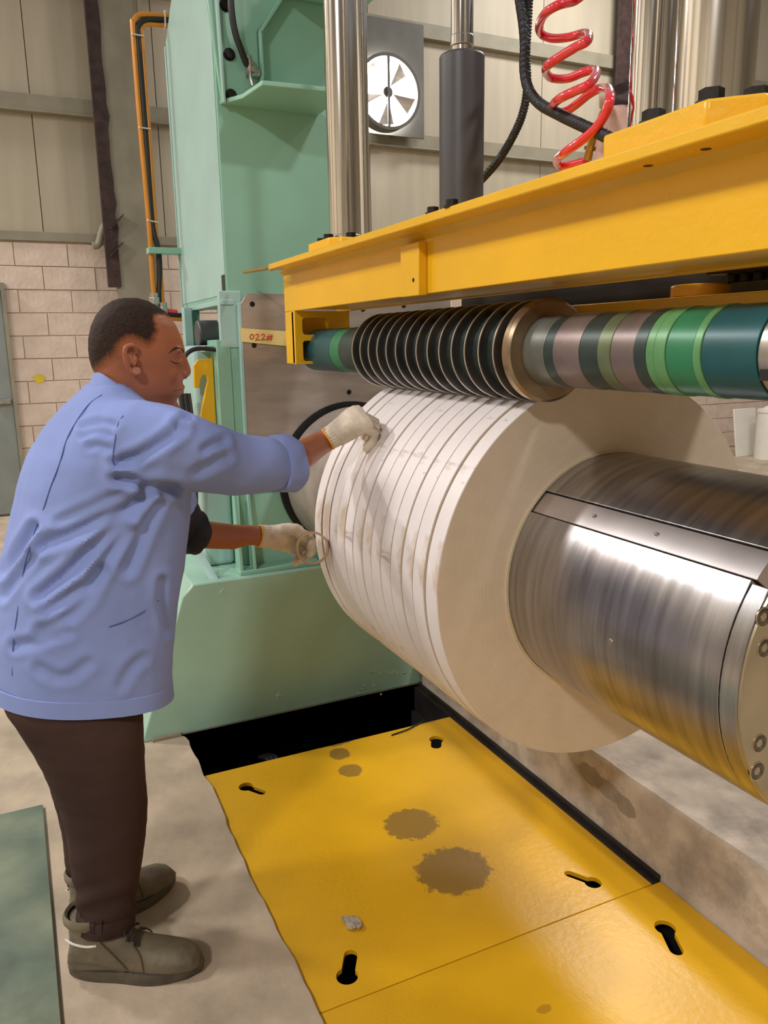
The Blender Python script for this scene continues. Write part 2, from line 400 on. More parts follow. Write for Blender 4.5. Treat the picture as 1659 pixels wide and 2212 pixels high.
# dark column farther along; fan frame with the glare's darkening put into its colour
for n_, (u0, u1, lab) in enumerate(((1326, 1368, 'dark brown steel hall column behind the thick chrome guide rods'), (788, 912, 'steel frame panel between the wall rails around the bright wall fan'))):
    xx = WX+.12
    ya, yb = at(u0, 200, 0, xx).y, at(u1, 200, 0, xx).y
    c_ = thing('hall_column', lab, 'column', (xx, (ya+yb)/2, 0))
    if n_: xx += .02
    put('front_flange', MB().box(xx, xx+.02, ya, yb, zr[0] if n_ else 0, zr[1] if n_ else 6.3), 'rail_dark' if n_ else 'rust', c_, bevel=.003)
    put('web', MB().box(xx-.12, xx, (ya+yb)/2-.01, (ya+yb)/2+.01, zr[0] if n_ else 0, zr[1] if n_ else 6.3), 'rail_dark', c_)

# --- wall fan with daylight behind its blades
fx = WX+.27
fc = at(832, 203, 0, fx); FR = .315
fan = thing('wall_fan', 'round wall fan with daylight glaring through its blades', 'fan', (fx, fc.y, fc.z-FR))
put('housing', MB().rev(fc.y, fc.z, [(fx-.05, FR+.03), (fx+.09, FR+.03), (fx+.09, FR), (fx-.05, FR)], 48), 'rail_dark', fan)
m = bpy.data.materials.new('daylight'); m.use_nodes = True
e_ = m.node_tree.nodes['Principled BSDF']; e_.inputs['Emission Color'].default_value = (.93, .96, 1, 1); e_.inputs['Emission Strength'].default_value = 30
nn = m.node_tree.nodes.new('ShaderNodeTexNoise'); nn.inputs['Scale'].default_value = 3
MATS['daylight'] = m
put('daylight_opening', MB().rev(fc.y, fc.z, [(fx-.045, .001), (fx-.045, FR), (fx-.05, FR), (fx-.05, .001)], 48), 'daylight', fan)
put('hub', MB().cyl((fx-.02, fc.y, fc.z), (fx+.07, fc.y, fc.z), .05, n=24), 'rail_dark', fan)
for i in range(5):
    a = -.35+i*2*pi/5; w = .30
    P = lambda r, b_, x: (x, fc.y+r*cos(a+b_), fc.z+r*sin(a+b_))
    put('blade', MB().loft([[P(.06, -.2, fx), P(.06, .2, fx+.05), P(.06, .2, fx+.055), P(.06, -.2, fx+.005)],
                            [P(FR-.02, -w*.75, fx-.01), P(FR-.02, w*.75, fx+.07), P(FR-.02, w*.75, fx+.074), P(FR-.02, -w*.75, fx-.006)]], smooth=False), 'plate_steel', fan)
put('bracket_bar', MB().box(fx+.075, fx+.09, fc.y-.012, fc.y+.012, fc.z-FR, fc.z+FR), 'rail_dark', fan)

# --- things at the far right, behind the coil
p = at(1612, 985, 2, 0)
put('white_board', MB().prism([(p.x, p.y-.17, 0), (p.x, p.y+.22, 0), (p.x-.10, p.y+.22, .60), (p.x-.10, p.y-.17, .60)], (-.02, 0, 0)), 'white_plastic', base=(p.x, p.y, 0), bevel=.004, label='white board leaning upright on the floor beyond the coil', cat='board')
q = at(1660, 990, 2, 0)
put('white_drum', MB().cyl((q.x, q.y, 0), (q.x, q.y, .62), .17, n=32).cyl((q.x, q.y, .58), (q.x, q.y, .605), .178, n=32).cyl((q.x, q.y, .62), (q.x, q.y, .66), .12, .06, n=24), 'white_plastic', base=(q.x, q.y, 0), label='white drum with a rim standing beyond the coil', cat='drum')
# steel sheet on the floor at the worker's heels
sh = MB().box(-2.645, .6, -1.3, -.042, .006, .012)
put('steel_sheet', sh, 'sheet_steel', base=(-1, -.6, .006), label='greenish dirty steel sheet lying on the concrete at the worker\'s heels', cat='sheet', bevel=.001)
put('packing_strip', MB().box(-2.60, .6, -1.2, -.07, 0, .006).box(-2.62, .6, -.058, -.046, 0, .0055), 'channel_steel', base=(-1, -.6, 0), label='thin dark packing strip under the edge of the greenish steel sheet', cat='packing')

# ================================================================== COVER PLATES WITH KEYHOLE SLOTS
def keyhole(c, e, R, w, z):
    c = Vector((c.x, c.y)); e = Vector((e.x, e.y)); d = (e-c).normalized(); a0 = math.atan2(d.y, d.x); dl = math.asin(w/R); out = []
    for i in range(17): a = a0+dl+(2*pi-2*dl)*i/16; out.append((c.x+R*cos(a), c.y+R*sin(a), z))
    for i in range(9): a = a0-pi/2+pi*i/8; out.append((e.x+w*cos(a), e.y+w*sin(a), z))
    return out
ZP = -.012
def kh(a, b, R=.027, w=.0155): return keyhole(at(*a, 2, ZP), at(*b, 2, ZP), R, w, ZP-.014)
cover = []
zb = ZP-.014
o1 = [(PLX1-.001, PLY0, zb), (PLX1-.001, PLY1, zb), (PLX0, PLY1, zb), (PLX0, PLY0, zb)]
mb = MB().holed([o1, kh((532, 1699), (566, 1711), .026, .015), kh((943, 1597), (942, 1611), .028, .020), kh((1281, 1906), (1229, 1887), .024, .013), kh((750, 2108), (758, 2062), .027, .017)], (0, 0, .014))
put('cover_plate', mb, 'cover_a', base=(-2, 1, ZP), bevel=.0012, label='yellow pit cover plate with four keyhole slots and oil stains', cat='cover plate', group='yellow pit cover plates')
o2 = [(.7, PLY0, zb), (.7, 1.534, zb), (PLX1+.002, 1.534, zb), (PLX1+.002, PLY0, zb)]
mb = MB().holed([o2, kh((1437, 2003), (1461, 2052), .027, .017)], (0, 0, .014))
put('cover_plate', mb, 'cover_b', base=(-1, 1, ZP), bevel=.0012, label='wider yellow pit cover plate with one keyhole slot, beside the plinth', cat='cover plate', group='yellow pit cover plates')
# bits lying on the plate
d0 = at(758, 1995, 2, ZP)
dm = MB()
for k in range(7):
    a = random.uniform(0, 6.28); c = d0+Vector((random.uniform(-.02, .02), random.uniform(-.014, .014), .003)); dm.prism([c+Vector((.014*cos(a+t)*(1+.5*random.random()), .010*sin(a+t), .004*random.random())) for t in (0, 1.3, 2.4, 3.6, 5)], (0, 0, .004+.004*random.random()))
put('crumpled_scrap', dm, 'debris_grey', base=d0, label='small crumpled grey scrap lying on the yellow cover plate', cat='scrap')
put('wire_piece', MB().tube([at(846, 1588, 2, ZP+.003), at(880, 1576, 2, ZP+.006), at(918, 1556, 2, ZP+.003)], .003, 8), 'bolt_black', label='thin dark piece of wire lying on the yellow cover plate by the pit', cat='wire')
for i in range(3):
    p0 = at(572+i*9, 1560, 0, -2.80); 
    put('pit_cable', MB().tube(spl([(-2.90, p0.y, -.15), (-2.80, p0.y+.01, -.12), (-2.72, p0.y+.05, -.2), (-2.64, p0.y+.07, -.5), (-2.63, p0.y+.07, -.79)]), .010, 10), 'black_rubber', label='black cable hanging in the dark pit beside the yellow plate', cat='cable', group='cables in the pit')
# ================================================================== GREEN MACHINE FRAME
CY, CZ, RO = 1.2592, .9542, .4687            # coil axis and outer radius
RM = .2865                                   # mandrel radius
XF, XL = -1.4325, -2.190                     # coil: open face, far end
CX0 = -3.05                                  # face of the green column
frame = thing('machine_frame', 'pale green painted steel frame of the coiler behind the worker', 'machine', (-3.4, 1.1, 0))
# base: slanted left side
zt = .605
base_poly = [(PIT0, .325, 0), (PIT0, 1.62, 0), (PIT0, 1.62, zt), (PIT0, .56, zt), (PIT0, .515, .56)]
put('base', MB().prism(base_poly, (-.95, 0, 0)), 'green_base', frame, bevel=.006)
ch_ = MB()
random.seed(3)
for (u0, v0, u1, v1, n_) in ((775, 1455, 890, 1450, 16), (770, 1480, 830, 1500, 8), (596, 1497, 606, 1512, 5)):
    for i in range(n_):
        p_ = at(random.uniform(u0, u1), random.uniform(min(v0, v1), max(v0, v1)), 0, PIT0); w_ = random.uniform(.002, .008); h_ = random.uniform(.001, .004)
        ch_.box(PIT0, PIT0+.0006, p_.y-w_, p_.y+w_, p_.z-h_, p_.z+h_)
put('paint_chips', ch_, 'chip_pale', frame, kind='stuff')
put('foot_shim', MB().box(-2.99, -2.93, at(330, 1605, 2, 0).y, at(378, 1600, 2, 0).y+.03, 0, .014), 'column_grey', frame, bevel=.002)
# lower column with ribs and flanges
YC0, YC1 = .782, 1.26
put('lower_column', MB().box(-3.9, CX0, YC0, 1.75, zt, 1.60), 'green_paint', frame, bevel=.004)
for u in (516, 545):
    p_ = at(u, 1200, 0, -2.99)
    put('rib', MB().prism([(CX0, p_.y, zt), (-2.975, p_.y, zt), (-2.975, p_.y, zt+.03), (-3.02, p_.y, .93), (CX0, p_.y, .93)], (0, .012, 0)), 'green_paint', frame, bevel=.002)
put('foot_flange', MB().box(CX0, -2.972, YC0-.03, 1.09, zt, zt+.018), 'green_paint', frame, bevel=.003)
# left flank: pale stiffener panel, brace
put('side_panel', MB().box(-3.85, -3.16, .66, YC0, zt, 1.50), 'green_pale', frame, bevel=.02, seg=3)
b0, b1 = at(420, 1195, 0, -3.02), at(474, 1280, 0, -2.95)
put('diagonal_brace', MB().prism([(-3.1, b0.y-.012, b0.z+.01), (-3.1, b0.y+.018, b0.z+.015), (PIT0+.002, b1.y+.010, b1.z+.004), (PIT0+.002, b1.y-.004, b1.z-.006)], (0, .01, .012)), 'green_pale', frame, bevel=.003)
put('side_flange', MB().box(-3.2, CX0+.004, YC0-.055, YC0, 1.02, 1.52), 'green_paint', frame, bevel=.003)
# opening with grey pipe
z0, z1 = at(440, 765, 1, YC0).z, at(440, 668, 1, YC0).z
yo = YC0-.10
put('opening_post', MB().box(-3.075, CX0+.006, YC0-.035, YC0+.05, 1.49, 1.70), 'green_pale', frame, bevel=.003)
put('opening_post', MB().box(-3.55, -3.50, .705, .74, 1.49, 1.66), 'green_pale', frame, bevel=.003)
put('opening_back', MB().box(-3.60, -3.55, .715, YC0, 1.49, 1.66), 'green_paint', frame)
put('opening_floor', MB().box(-3.60, -3.08, .69, YC0, 1.475, 1.50), 'green_pale', frame, bevel=.003)
pc = at(455, 722, 0, -3.25)
put('cross_pipe', MB().cyl((-3.25, pc.y-.055, pc.z), (-3.25, 1.0, pc.z), .055, n=32), 'barrel_grey', frame, bevel=.006)
# upper column: box with slanted top at the back
xb = at(396, 655, 1, YC0).x
za = 2.815
up = [(CX0, YC0, 1.665), (CX0, YC0, 3.6), (-3.0-.05, YC0, 3.6), (-3.16, YC0, 3.25), (xb, YC0, za), (xb, YC0, 1.665)]
put('upper_column', MB().prism([p for i, p in enumerate(up) if i != 2], (0, YC1-YC0, 0)), 'green_paint', frame, bevel=.004)
skin = [(CX0-.012, YC0-.003, 1.69), (CX0-.012, YC0-.003, 3.6), (-3.16, YC0-.003, 3.25), (xb+.012, YC0-.003, za-.01), (xb+.012, YC0-.003, 1.69)]
put('side_skin', MB().prism(skin, (0, .003, 0)), 'green_pale', frame)
put('shelf_flange', MB().box(xb-.03, CX0+.012, YC0-.03, YC0+.02, 1.648, 1.668), 'green_pale', frame, bevel=.003)
put('shelf_flange', MB().box(xb-.02, xb-.006, YC0-.006, YC0+.02, 1.66, za-.02), 'green_pale', frame, bevel=.003)
s0, s1 = at(480, 598, 0, CX0+.001), at(480, 640, 0, CX0+.001)
put('slot_recess', MB().box(CX0-.06, CX0-.013, YC0-.0045, YC0-.003, s1.z+.01, s0.z+.01), 'black_steel', frame)
# upper outrigger bracket with bolts on its face
bx_ = CX0+.022
A = lambda u, v, x=bx_: at(u, v, 0, x)
face = [A(480, 222), A(528, 224), A(553, 195), A(561, 165), A(556, 70), A(600, 10), A(640, -60), A(440, -60)]
put('bracket_face', MB().prism(face, (-.022, 0, 0)), 'green_paint', frame, bevel=.004)
sd = [A(462, 0), A(480, 222), A(486, 226), A(470, 0), A(466, -60), A(458, -60)]
put('bracket_edge', MB().prism(sd, (.02, 0, 0)), 'green_pale', frame, bevel=.003)
for pts in (((528, 224), (553, 195), (561, 165)), ((561, 165), (556, 70), (640, -60))):
    P_ = [A(*q) for q in pts]; R_ = [p+Vector((.10, .008, 0)) for p in P_]; mb = MB()
    for i in range(len(P_)-1):
        e = Vector((0, .010, -.006)); mb.prism([P_[i], P_[i+1], P_[i+1]+Vector((.028, 0, 0)), P_[i]+Vector((.028, 0, 0))], e)
    put('bracket_rim', mb, 'green_paint', frame, bevel=.002)
# horizontal arm behind the guide rod (underside in shadow)
arm = [(-3.02, at(560, 190, 0, -3.02).y, A(560, 190).z), (-3.02, 1.9, A(560, 190).z), (-3.02, 1.9, A(560, 175).z+.05), (-3.02, at(560, 190, 0, -3.02).y, A(560, 175).z+.05)]
zs_ = at(600, 240, 0, CX0).z
put('arm_shelf', MB().prism([(CX0, A(478, 232).y, zs_), (-2.95, A(505, 228).y+.01, zs_), (-2.78, at(572, 178, 2, zs_).y, zs_), (-2.76, 1.17, zs_), (CX0, 1.17, zs_)], (0, 0, .016)), 'green_paint', frame, bevel=.003)
put('arm_top', MB().box(-3.04, -2.45, A(610, 30).y, 1.36, A(610, 30).z+.06, A(610, 30).z+.16), 'green_paint', frame, bevel=.003)
for u, v in ((487, 12), (495, 118), (499, 206)): hexbolt(frame, A(u, v), (1, 0, 0), .017, .014)
# valve with hose on that bracket
va = A(543, 155, bx_+.01)
vl = thing('ball_valve', 'small steel valve fixed on the green bracket under a black hose', 'valve', va)
put('body', MB().cyl(va+Vector((.0, -.02, -.004)), va+Vector((.0, .03, -.004)), .015, n=16).cyl(va+Vector((.01, -.005, 0)), va+Vector((.02, -.015, .045)), .013, n=12).cyl(va, va+Vector((.03, 0, 0)), .01, n=12), 'fitting_steel', vl)
put('lever', MB().tube([va+Vector((.02, -.01, -.005)), va+Vector((.026, -.012, -.03)), va+Vector((.026, -.006, -.055))], [.006, .007, .009], 8), 'fitting_steel', vl)
hp = spl([A(498, -40, bx_+.05), A(500, 20, bx_+.05), A(508, 70, bx_+.045), A(520, 105, bx_+.04), A(533, 138, bx_+.025), va+Vector((.02, -.014, .04))], 10)
put('black_hose', MB().tube(hp, .0115, 12), 'black_rubber', label='short black hose running down into the valve on the green bracket', cat='hose')
# ---- bare steel wear plate with screws, tape and dark gap ring
XP = -3.03
wp = thing('wear_plate', 'bare steel wear plate bolted to the green frame behind the coil', 'plate', (XP, 1.3, .94))
tl = [at(520, 655, 0, XP), at(533, 633, 0, XP)]
out = [(XP-.02, tl[0].y, .93), (XP-.02, tl[0].y, tl[0].z), (XP-.02, tl[1].y, tl[1].z), (XP-.02, 1.74, tl[1].z), (XP-.02, 1.74, .93)]
put('plate', MB().prism(out, (.02, 0, 0)), 'plate_steel', wp, bevel=.002)
put('welded_edge', MB().box(XP-.02, XP+.004, tl[0].y-.012, tl[0].y, .93, tl[0].z), 'green_pale', wp, bevel=.002)
for u, v in ((545, 657), (549, 746), (784, 668), (872, 660), (754, 847)):
    p_ = at(u, v, 0, XP)
    mb = MB().cyl((XP-.002, p_.y, p_.z), (XP+.0015, p_.y, p_.z), .010, n=16)
    put('screw_hole', mb, 'bolt_black', wp)
put('gap_ring', MB().rev(CY, CZ, [(XP-.01, .312), (XP+.006, .312), (XP+.006, .268), (XP-.01, .268)], 72), 'hollow_black', wp)  # dark gap round the disc, its darkness put into a solid black ring
put('pusher_disc', MB().rev(CY, CZ, [(XP-.01, .268), (XP+.002, .268), (XP+.002, .05), (XP-.01, .05)], 72), 'plate_steel', wp)
# tape with handwritten number
T = lambda a, b, x: at(360+a/2.9625, 620+b/2.9625, 0, x)
tq = [T(470, 262, XP+.0045), T(790, 285, XP+.0045), T(790, 380, XP+.0045), T(476, 350, XP+.0045)]
tp = thing('masking_tape', 'strip of yellow masking tape with red handwritten 022# on the wear plate', 'tape', T(470, 350, XP+.0045))
put('tape', MB().prism(tq, (.0008, 0, 0)), 'tape_yellow', tp)
ST = [[(545+12*cos(t), 318+15*sin(t)) for t in [i*pi/8 for i in range(17)]],
      [(567, 309), (576, 301), (588, 304), (588, 315), (576, 330), (567, 341), (582, 338), (599, 337)],
      [(604, 309), (614, 301), (626, 304), (626, 315), (614, 330), (605, 340), (620, 337), (634, 336)],
      [(656, 302), (645, 345)], [(673, 302), (664, 346)], [(640, 319), (680, 315)], [(637, 333), (677, 330)]]
wr = MB()
for s_ in ST: wr.tube([T(a, b, XP+.0056) for a, b in s_], .0022, 6)
put('handwriting', wr, 'ink_red', tp, label='red handwritten 022#')
# yellow hook plate
K = lambda a, b: at(a/2.9625, 620+b/2.9625, 0, -3.10)
hk = [(1240, 500), (1270, 465), (1362, 455), (1390, 985), (1255, 985), (1320, 640), (1330, 600), (1326, 575), (1312, 562), (1298, 566), (1284, 590), (1277, 645), (1245, 645)]
put('hook_plate', MB().prism([K(*q) for q in hk], (-.02, 0, 0)), 'yellow_paint', bevel=.003, label='yellow hook shaped steel plate hanging on the green frame', cat='hook')
# cable looping from behind the worker's face, hose bundle below
put('black_cable', MB().tube(spl([at(u, v, 0, -3.06) for u, v in ((393, 800), (396, 780), (406, 762), (430, 753), (480, 757))]), .0085, 10), 'black_rubber', label='black cable curving into the green frame beside the yellow hook', cat='cable')
for i in range(5):
    put('grey_hose', MB().tube(spl([at(u+i*5, v, 0, -3.10) for u, v in ((388, 850), (398, 930), (402, 1010), (404, 1080), (400, 1130))]), .0075, 8), 'black_rubber' if i % 2 else 'barrel_grey', label='thin %s hose in the bundle hanging in front of the green side panel' % ('black' if i % 2 else 'grey'), cat='hose', group='hose bundle behind the worker')

# ================================================================== ORANGE PIPES LEFT OF THE COLUMN
XO = -3.88
O = lambda u, v: at(u, v, 0, XO)
rt = {}
for nm, lab, pts, rad, mt in (
    ('orange_pipe', 'outer orange pipe bent over beside the green column', ((470, 40), (400, 37), (352, 35), (305, 32), (290, 45), (288, 70), (304, 280), (322, 480), (330, 600), (334, 640)), .012, 'orange_pipe'),
    ('orange_pipe', 'inner orange pipe bent over beside the green column', ((470, 58), (400, 58), (352, 55), (318, 53), (308, 62), (307, 80), (322, 280), (336, 480), (348, 600), (352, 655)), .009, 'orange_pipe'),
    ('black_hose', 'black hose running between the two orange pipes', ((470, 46), (400, 45), (345, 42), (312, 45), (299, 58), (298, 80), (314, 280), (328, 470), (342, 540), (345, 600), (343, 660), (350, 720)), .013, 'black_rubber')):
    P_ = [O(*q) for q in pts]
    put(nm, MB().tube(spl(P_, 8), rad, 12), mt, label=lab, cat='pipe' if 'pipe' in nm else 'hose', base=P_[-1])
for (u0, v0, u1, v1) in ((355, 28, 356, 60), (285, 76, 309, 80), (301, 277, 324, 280), (319, 477, 340, 481)):
    a, b = O(u0, v0)+Vector((.014, 0, 0)), O(u1, v1)+Vector((.014, 0, 0))
    tl_ = {28: 'at the top bend', 76: 'just below the bend', 277: 'half way down the upright run', 477: 'lowest, above the green bracket'}[v0]
    put('cable_tie', MB().tube([a+Vector((-.03, 0, 0)), a, b, b+Vector((-.03, 0, 0))], .0035, 6).ball(a, .006, 6), 'zip_tie', label='pale plastic cable tie around the orange pipes, '+tl_, cat='cable tie', group='cable ties on the orange pipes')
for u, v in ((334, 648), (352, 668)):
    c_ = O(u, v)
    fi = thing('pipe_coupling', 'steel pipe coupling under the %s orange pipe behind the worker\'s head' % ('outer' if u == 334 else 'inner'), 'coupling', c_-Vector((0, 0, .05)), group='couplings under the orange pipes')
    put('sleeve', MB().cyl(c_+Vector((0, 0, -.06)), c_+Vector((0, 0, .03)), .020, n=16), 'fitting_steel', fi)
    put('nut', MB().cyl(c_+Vector((0, 0, -.02)), c_+Vector((0, 0, .012)), .026, n=6, smooth=False), 'fitting_steel', fi, bevel=.002)
pa, pb = O(322, 538), O(392, 545)
put('pipe_bracket', MB().box(XO-.02, XO+.05, pa.y-.01, pb.y+.05, pa.z-.022, pa.z+.004), 'green_paint', frame, bevel=.002)
for n_, (vv, mt, lab) in enumerate(((672, 'red_hose', 'red hose going into the green frame beside the worker\'s forehead'), (679, 'black_rubber', 'black hose below the red hose at the green frame'), (688, 'orange_pipe', 'orange hose below the black hose at the green frame'))):
    put('side_hose', MB().tube(spl([O(345, vv-8), O(365, vv), O(420, vv+3)]), .010, 10), mt, label=lab, cat='hose')
# ================================================================== MANDREL
man = thing('mandrel', 'large bare steel expanding mandrel sticking out of the slit coil', 'mandrel', (-1.1, CY, CZ-RM))
slU = [on_cyl(u, v, CY, CZ, RM) for u, v in ((1187, 1061), (1656, 1188))]
slL = [on_cyl(u, v, CY, CZ, RM) for u, v in ((1147, 1103), (1633, 1254))]
angU = sum(math.atan2(p.z-CZ, p.y-CY) for p in slU)/2 % (2*pi); angL = sum(math.atan2(p.z-CZ, p.y-CY) for p in slL)/2 % (2*pi)
XE = on_cyl(1553, 1480, CY, CZ, RM).x
XEND = on_cyl(1592, 1480, CY, CZ, RM).x
GAP = .004
def seg(nm, a0, a1, x0, x1, mt, r=RM, ri=.19, n=48, bevel=.0015):
    return put(nm, MB().rev(CY, CZ, [(x0, r), (x1, r), (x1, ri), (x0, ri)], n, a0, a1), mt, man, bevel=bevel)
lowA, hiA = min(angU, angL), max(angU, angL)      # angles measured from +Y; slits lie on the camera side
seg('segment', hiA+GAP, 2*pi+pi/3-.01, -2.9, XE-.001, 'mandrel_steel', n=60)
seg('segment', pi/3, lowA-GAP, -2.9, XE-.001, 'mandrel_steel', n=60)
seg('wedge_bar', lowA+GAP, hiA-GAP, -2.9, XE+.004, 'wedge_steel', r=RM-.003, n=10)
put('core', MB().rev(CY, CZ, [(-2.95, .19), (XE-.002, .19), (XE-.002, .05), (-2.95, .05)], 48), 'black_steel', man)
fl_ = put('end_flange', MB().rev(CY, CZ, [(XE+.001, RM), (XEND, RM-.002), (XEND, .165), (XE+.001, .165)], 64, hiA+.02, 2*pi+lowA-.02), ['mandrel_steel'], man, bevel=.002)
fr = put('end_ring', MB().rev(CY, CZ, [(XEND, RM-.006), (XEND+.003, RM-.008), (XEND+.003, .167), (XEND, .167)], 64, hiA+.02, 2*pi+lowA-.02), 'mandrel_flange', man)
for u, v in ((1650, 1333), (1652, 1400), (1641, 1606), (1636, 1666)):
    sockbolt(man, at(u, v, 0, XEND+.003), (1, 0, 0))
for da in (-1.9, -1.55, .9, 1.25, 2.3, 2.6): 
    a = pi+da; sockbolt(man, (XEND+.003, CY+.232*cos(a), CZ+.232*sin(a)), (1, 0, 0))
for u, v in ((1318, 1387), (1282, 1113), (1416, 1152)):
    p = on_cyl(u, v, CY, CZ, RM); nrm = Vector((0, p.y-CY, p.z-CZ)).normalized()
    put('plug_screw', MB().cyl(p-nrm*.004, p+nrm*.0012, .0065 if u == 1318 else .004, n=14), 'fitting_steel', man)
put('inner_bore', MB().rev(CY, CZ, [(XE+.01, .16), (XEND-.01, .16), (XEND-.01, .06), (XE+.01, .06)], 40), 'hollow_black', man)

# ================================================================== SLIT STRIP COILS
NS = 13; PW = (XF-XL)/NS; SG = .0062
def strip_mat():
    m = mat('strip_white', '#ebe2df', .5, .12, var=.03, scale=7)
    nt = m.node_tree; N = nt.nodes; L = nt.links; b = N['Principled BSDF']; src = b.inputs['Base Color'].links[0].from_socket
    tc = N.new('ShaderNodeTexCoord'); oi = N.new('ShaderNodeObjectInfo')
    # beige oil film in patches and brown smears running across the strips
    va = N.new('ShaderNodeVectorMath'); va.operation = 'ADD'; L.new(tc.outputs['Object'], va.inputs[0])
    cx_ = N.new('ShaderNodeCombineXYZ'); L.new(oi.outputs['Random'], cx_.inputs[1]); ml = N.new('ShaderNodeVectorMath'); ml.operation = 'SCALE'; ml.inputs['Scale'].default_value = .12
    L.new(cx_.outputs[0], ml.inputs[0]); L.new(ml.outputs[0], va.inputs[1])
    for sc_, lo, hi, colr, st_, str3 in ((2.2, .535, .585, '#cdb498', .75, (1.2, 1, 1)), (7, .64, .72, '#9a8274', .65, (.5, 1, 2.2)), (14, .665, .73, '#5d4238', .65, (.8, 1, 2.5))):
        mp = N.new('ShaderNodeMapping'); mp.inputs['Scale'].default_value = str3; L.new(va.outputs[0], mp.inputs['Vector'])
        n_ = N.new('ShaderNodeTexNoise'); n_.inputs['Scale'].default_value = sc_; n_.inputs['Detail'].default_value = 7; n_.inputs['Roughness'].default_value = .6
        L.new(mp.outputs[0], n_.inputs['Vector'])
        mr = N.new('ShaderNodeMapRange'); mr.inputs['From Min'].default_value = lo; mr.inputs['From Max'].default_value = hi; mr.inputs['To Max'].default_value = st_
        L.new(n_.outputs['Fac'], mr.inputs['Value'])
        mx = N.new('ShaderNodeMixRGB'); mx.inputs['Color2'].default_value = lin(colr); L.new(mr.outputs[0], mx.inputs['Fac']); L.new(src, mx.inputs['Color1']); src = mx.outputs['Color']
    L.new(src, b.inputs['Base Color'])
def face_mat():
    m = mat('strip_side', '#dccbb4', .5, .12, var=.03, scale=20)
    nt = m.node_tree; N = nt.nodes; L = nt.links; b = N['Principled BSDF']; src = b.inputs['Base Color'].links[0].from_socket
    tc = N.new('ShaderNodeTexCoord'); sp = N.new('ShaderNodeSeparateXYZ'); L.new(tc.outputs['Object'], sp.inputs[0])
    cb = N.new('ShaderNodeCombineXYZ'); L.new(sp.outputs[1], cb.inputs[0]); L.new(sp.outputs[2], cb.inputs[1])
    ln = N.new('ShaderNodeVectorMath'); ln.operation = 'LENGTH'; L.new(cb.outputs[0], ln.inputs[0])
    cr_ = N.new('ShaderNodeCombineXYZ'); L.new(ln.outputs['Value'], cr_.inputs[0])
    n_ = N.new('ShaderNodeTexNoise'); n_.inputs['Scale'].default_value = 420; n_.inputs['Detail'].default_value = 3; L.new(cr_.outputs[0], n_.inputs['Vector'])
    mr = N.new('ShaderNodeMapRange'); mr.inputs['From Min'].default_value = .35; mr.inputs['From Max'].default_value = .65; mr.inputs['To Min'].default_value = .90; mr.inputs['To Max'].default_value = 1.06
    L.new(n_.outputs['Fac'], mr.inputs['Value'])
    mx = N.new('ShaderNodeMixRGB'); mx.blend_type = 'MULTIPLY'; mx.inputs['Fac'].default_value = 1; L.new(src, mx.inputs['Color1']); L.new(mr.outputs[0], mx.inputs['Color2'])
    L.new(mx.outputs[0], b.inputs['Base Color'])
    bp = N.new('ShaderNodeBump'); bp.inputs['Strength'].default_value = .15; bp.inputs['Distance'].default_value = .002; L.new(n_.outputs['Fac'], bp.inputs['Height']); L.new(bp.outputs[0], b.inputs['Normal'])
strip_mat(); face_mat()
ORD = ['first', 'second', 'third', 'fourth', 'fifth', 'sixth', 'seventh', 'eighth', 'ninth', 'tenth', 'eleventh', 'twelfth', 'thirteenth']
random.seed(11)
for i in range(NS):
    x0 = XL+i*PW+SG/2+random.uniform(-.0006, .0006); x1 = XL+(i+1)*PW-SG/2+random.uniform(-.0006, .0006)
    ro = RO+random.uniform(-.0022, .0012)
    k = NS-i
    lab = ('%s narrow slit steel coil from the bare mandrel end, white painted strip' % ORD[k-1]) if i < NS-1 else 'outermost slit steel coil, its wide tan wound side facing the bare mandrel'
    c_ = thing('slit_coil', lab, 'steel coil', ((x0+x1)/2, CY, CZ-ro), group='slit coils on the mandrel')
    c_['_w'] = tuple(c_['_w'])
    mb = MB().rev(CY, CZ, [(x0, ro-.0008), (x0+.0008, ro), (x1-.0008, ro), (x1, ro-.0008)], 128, closed=False)
    o_ = put('wound_strip', mb, 'strip_white', c_, base=((x0+x1)/2, CY, CZ))
    mb = MB().rev(CY, CZ, [(x0, RM+.006), (x0, ro-.0008)], 128, closed=False).rev(CY, CZ, [(x1, ro-.0008), (x1, RM+.006)], 128, closed=False)
    put('side_face', mb, 'strip_side', c_, base=((x0+x1)/2, CY, CZ))
    # loose tail: last wrap of strip ending near the underside
    ae = {12: 3.62, 11: 3.72, 10: 3.78, 9: 3.50, 8: 3.47, 7: 3.44}.get(i, 3.75+.1*random.random())
    mb = MB().rev(CY, CZ, [(x0+.0004, ro+.0002), (x1-.0004, ro+.0002), (x1-.0004, ro+.0013), (x0+.0004, ro+.0013)], 40, ae-1.9, ae)
    put('strip_tail', mb, 'strip_white', c_, base=((x0+x1)/2, CY, CZ))
mb = MB().rev(CY, CZ, [(XL, RM+.0005), (XF+.002, RM+.0005), (XF+.002, RM+.0065), (XL, RM+.0065)], 96)
put('inner_sleeve', mb, 'strip_face', man)
put('mandrel_cover', MB().rev(CY, CZ, [(-2.99, RM+.001), (XL-.004, RM+.001), (XL-.004, RM+.006), (-2.99, RM+.006)], 96), 'matte_cover', man)  # added matte cover, keeps green reflections off the mandrel behind the coil

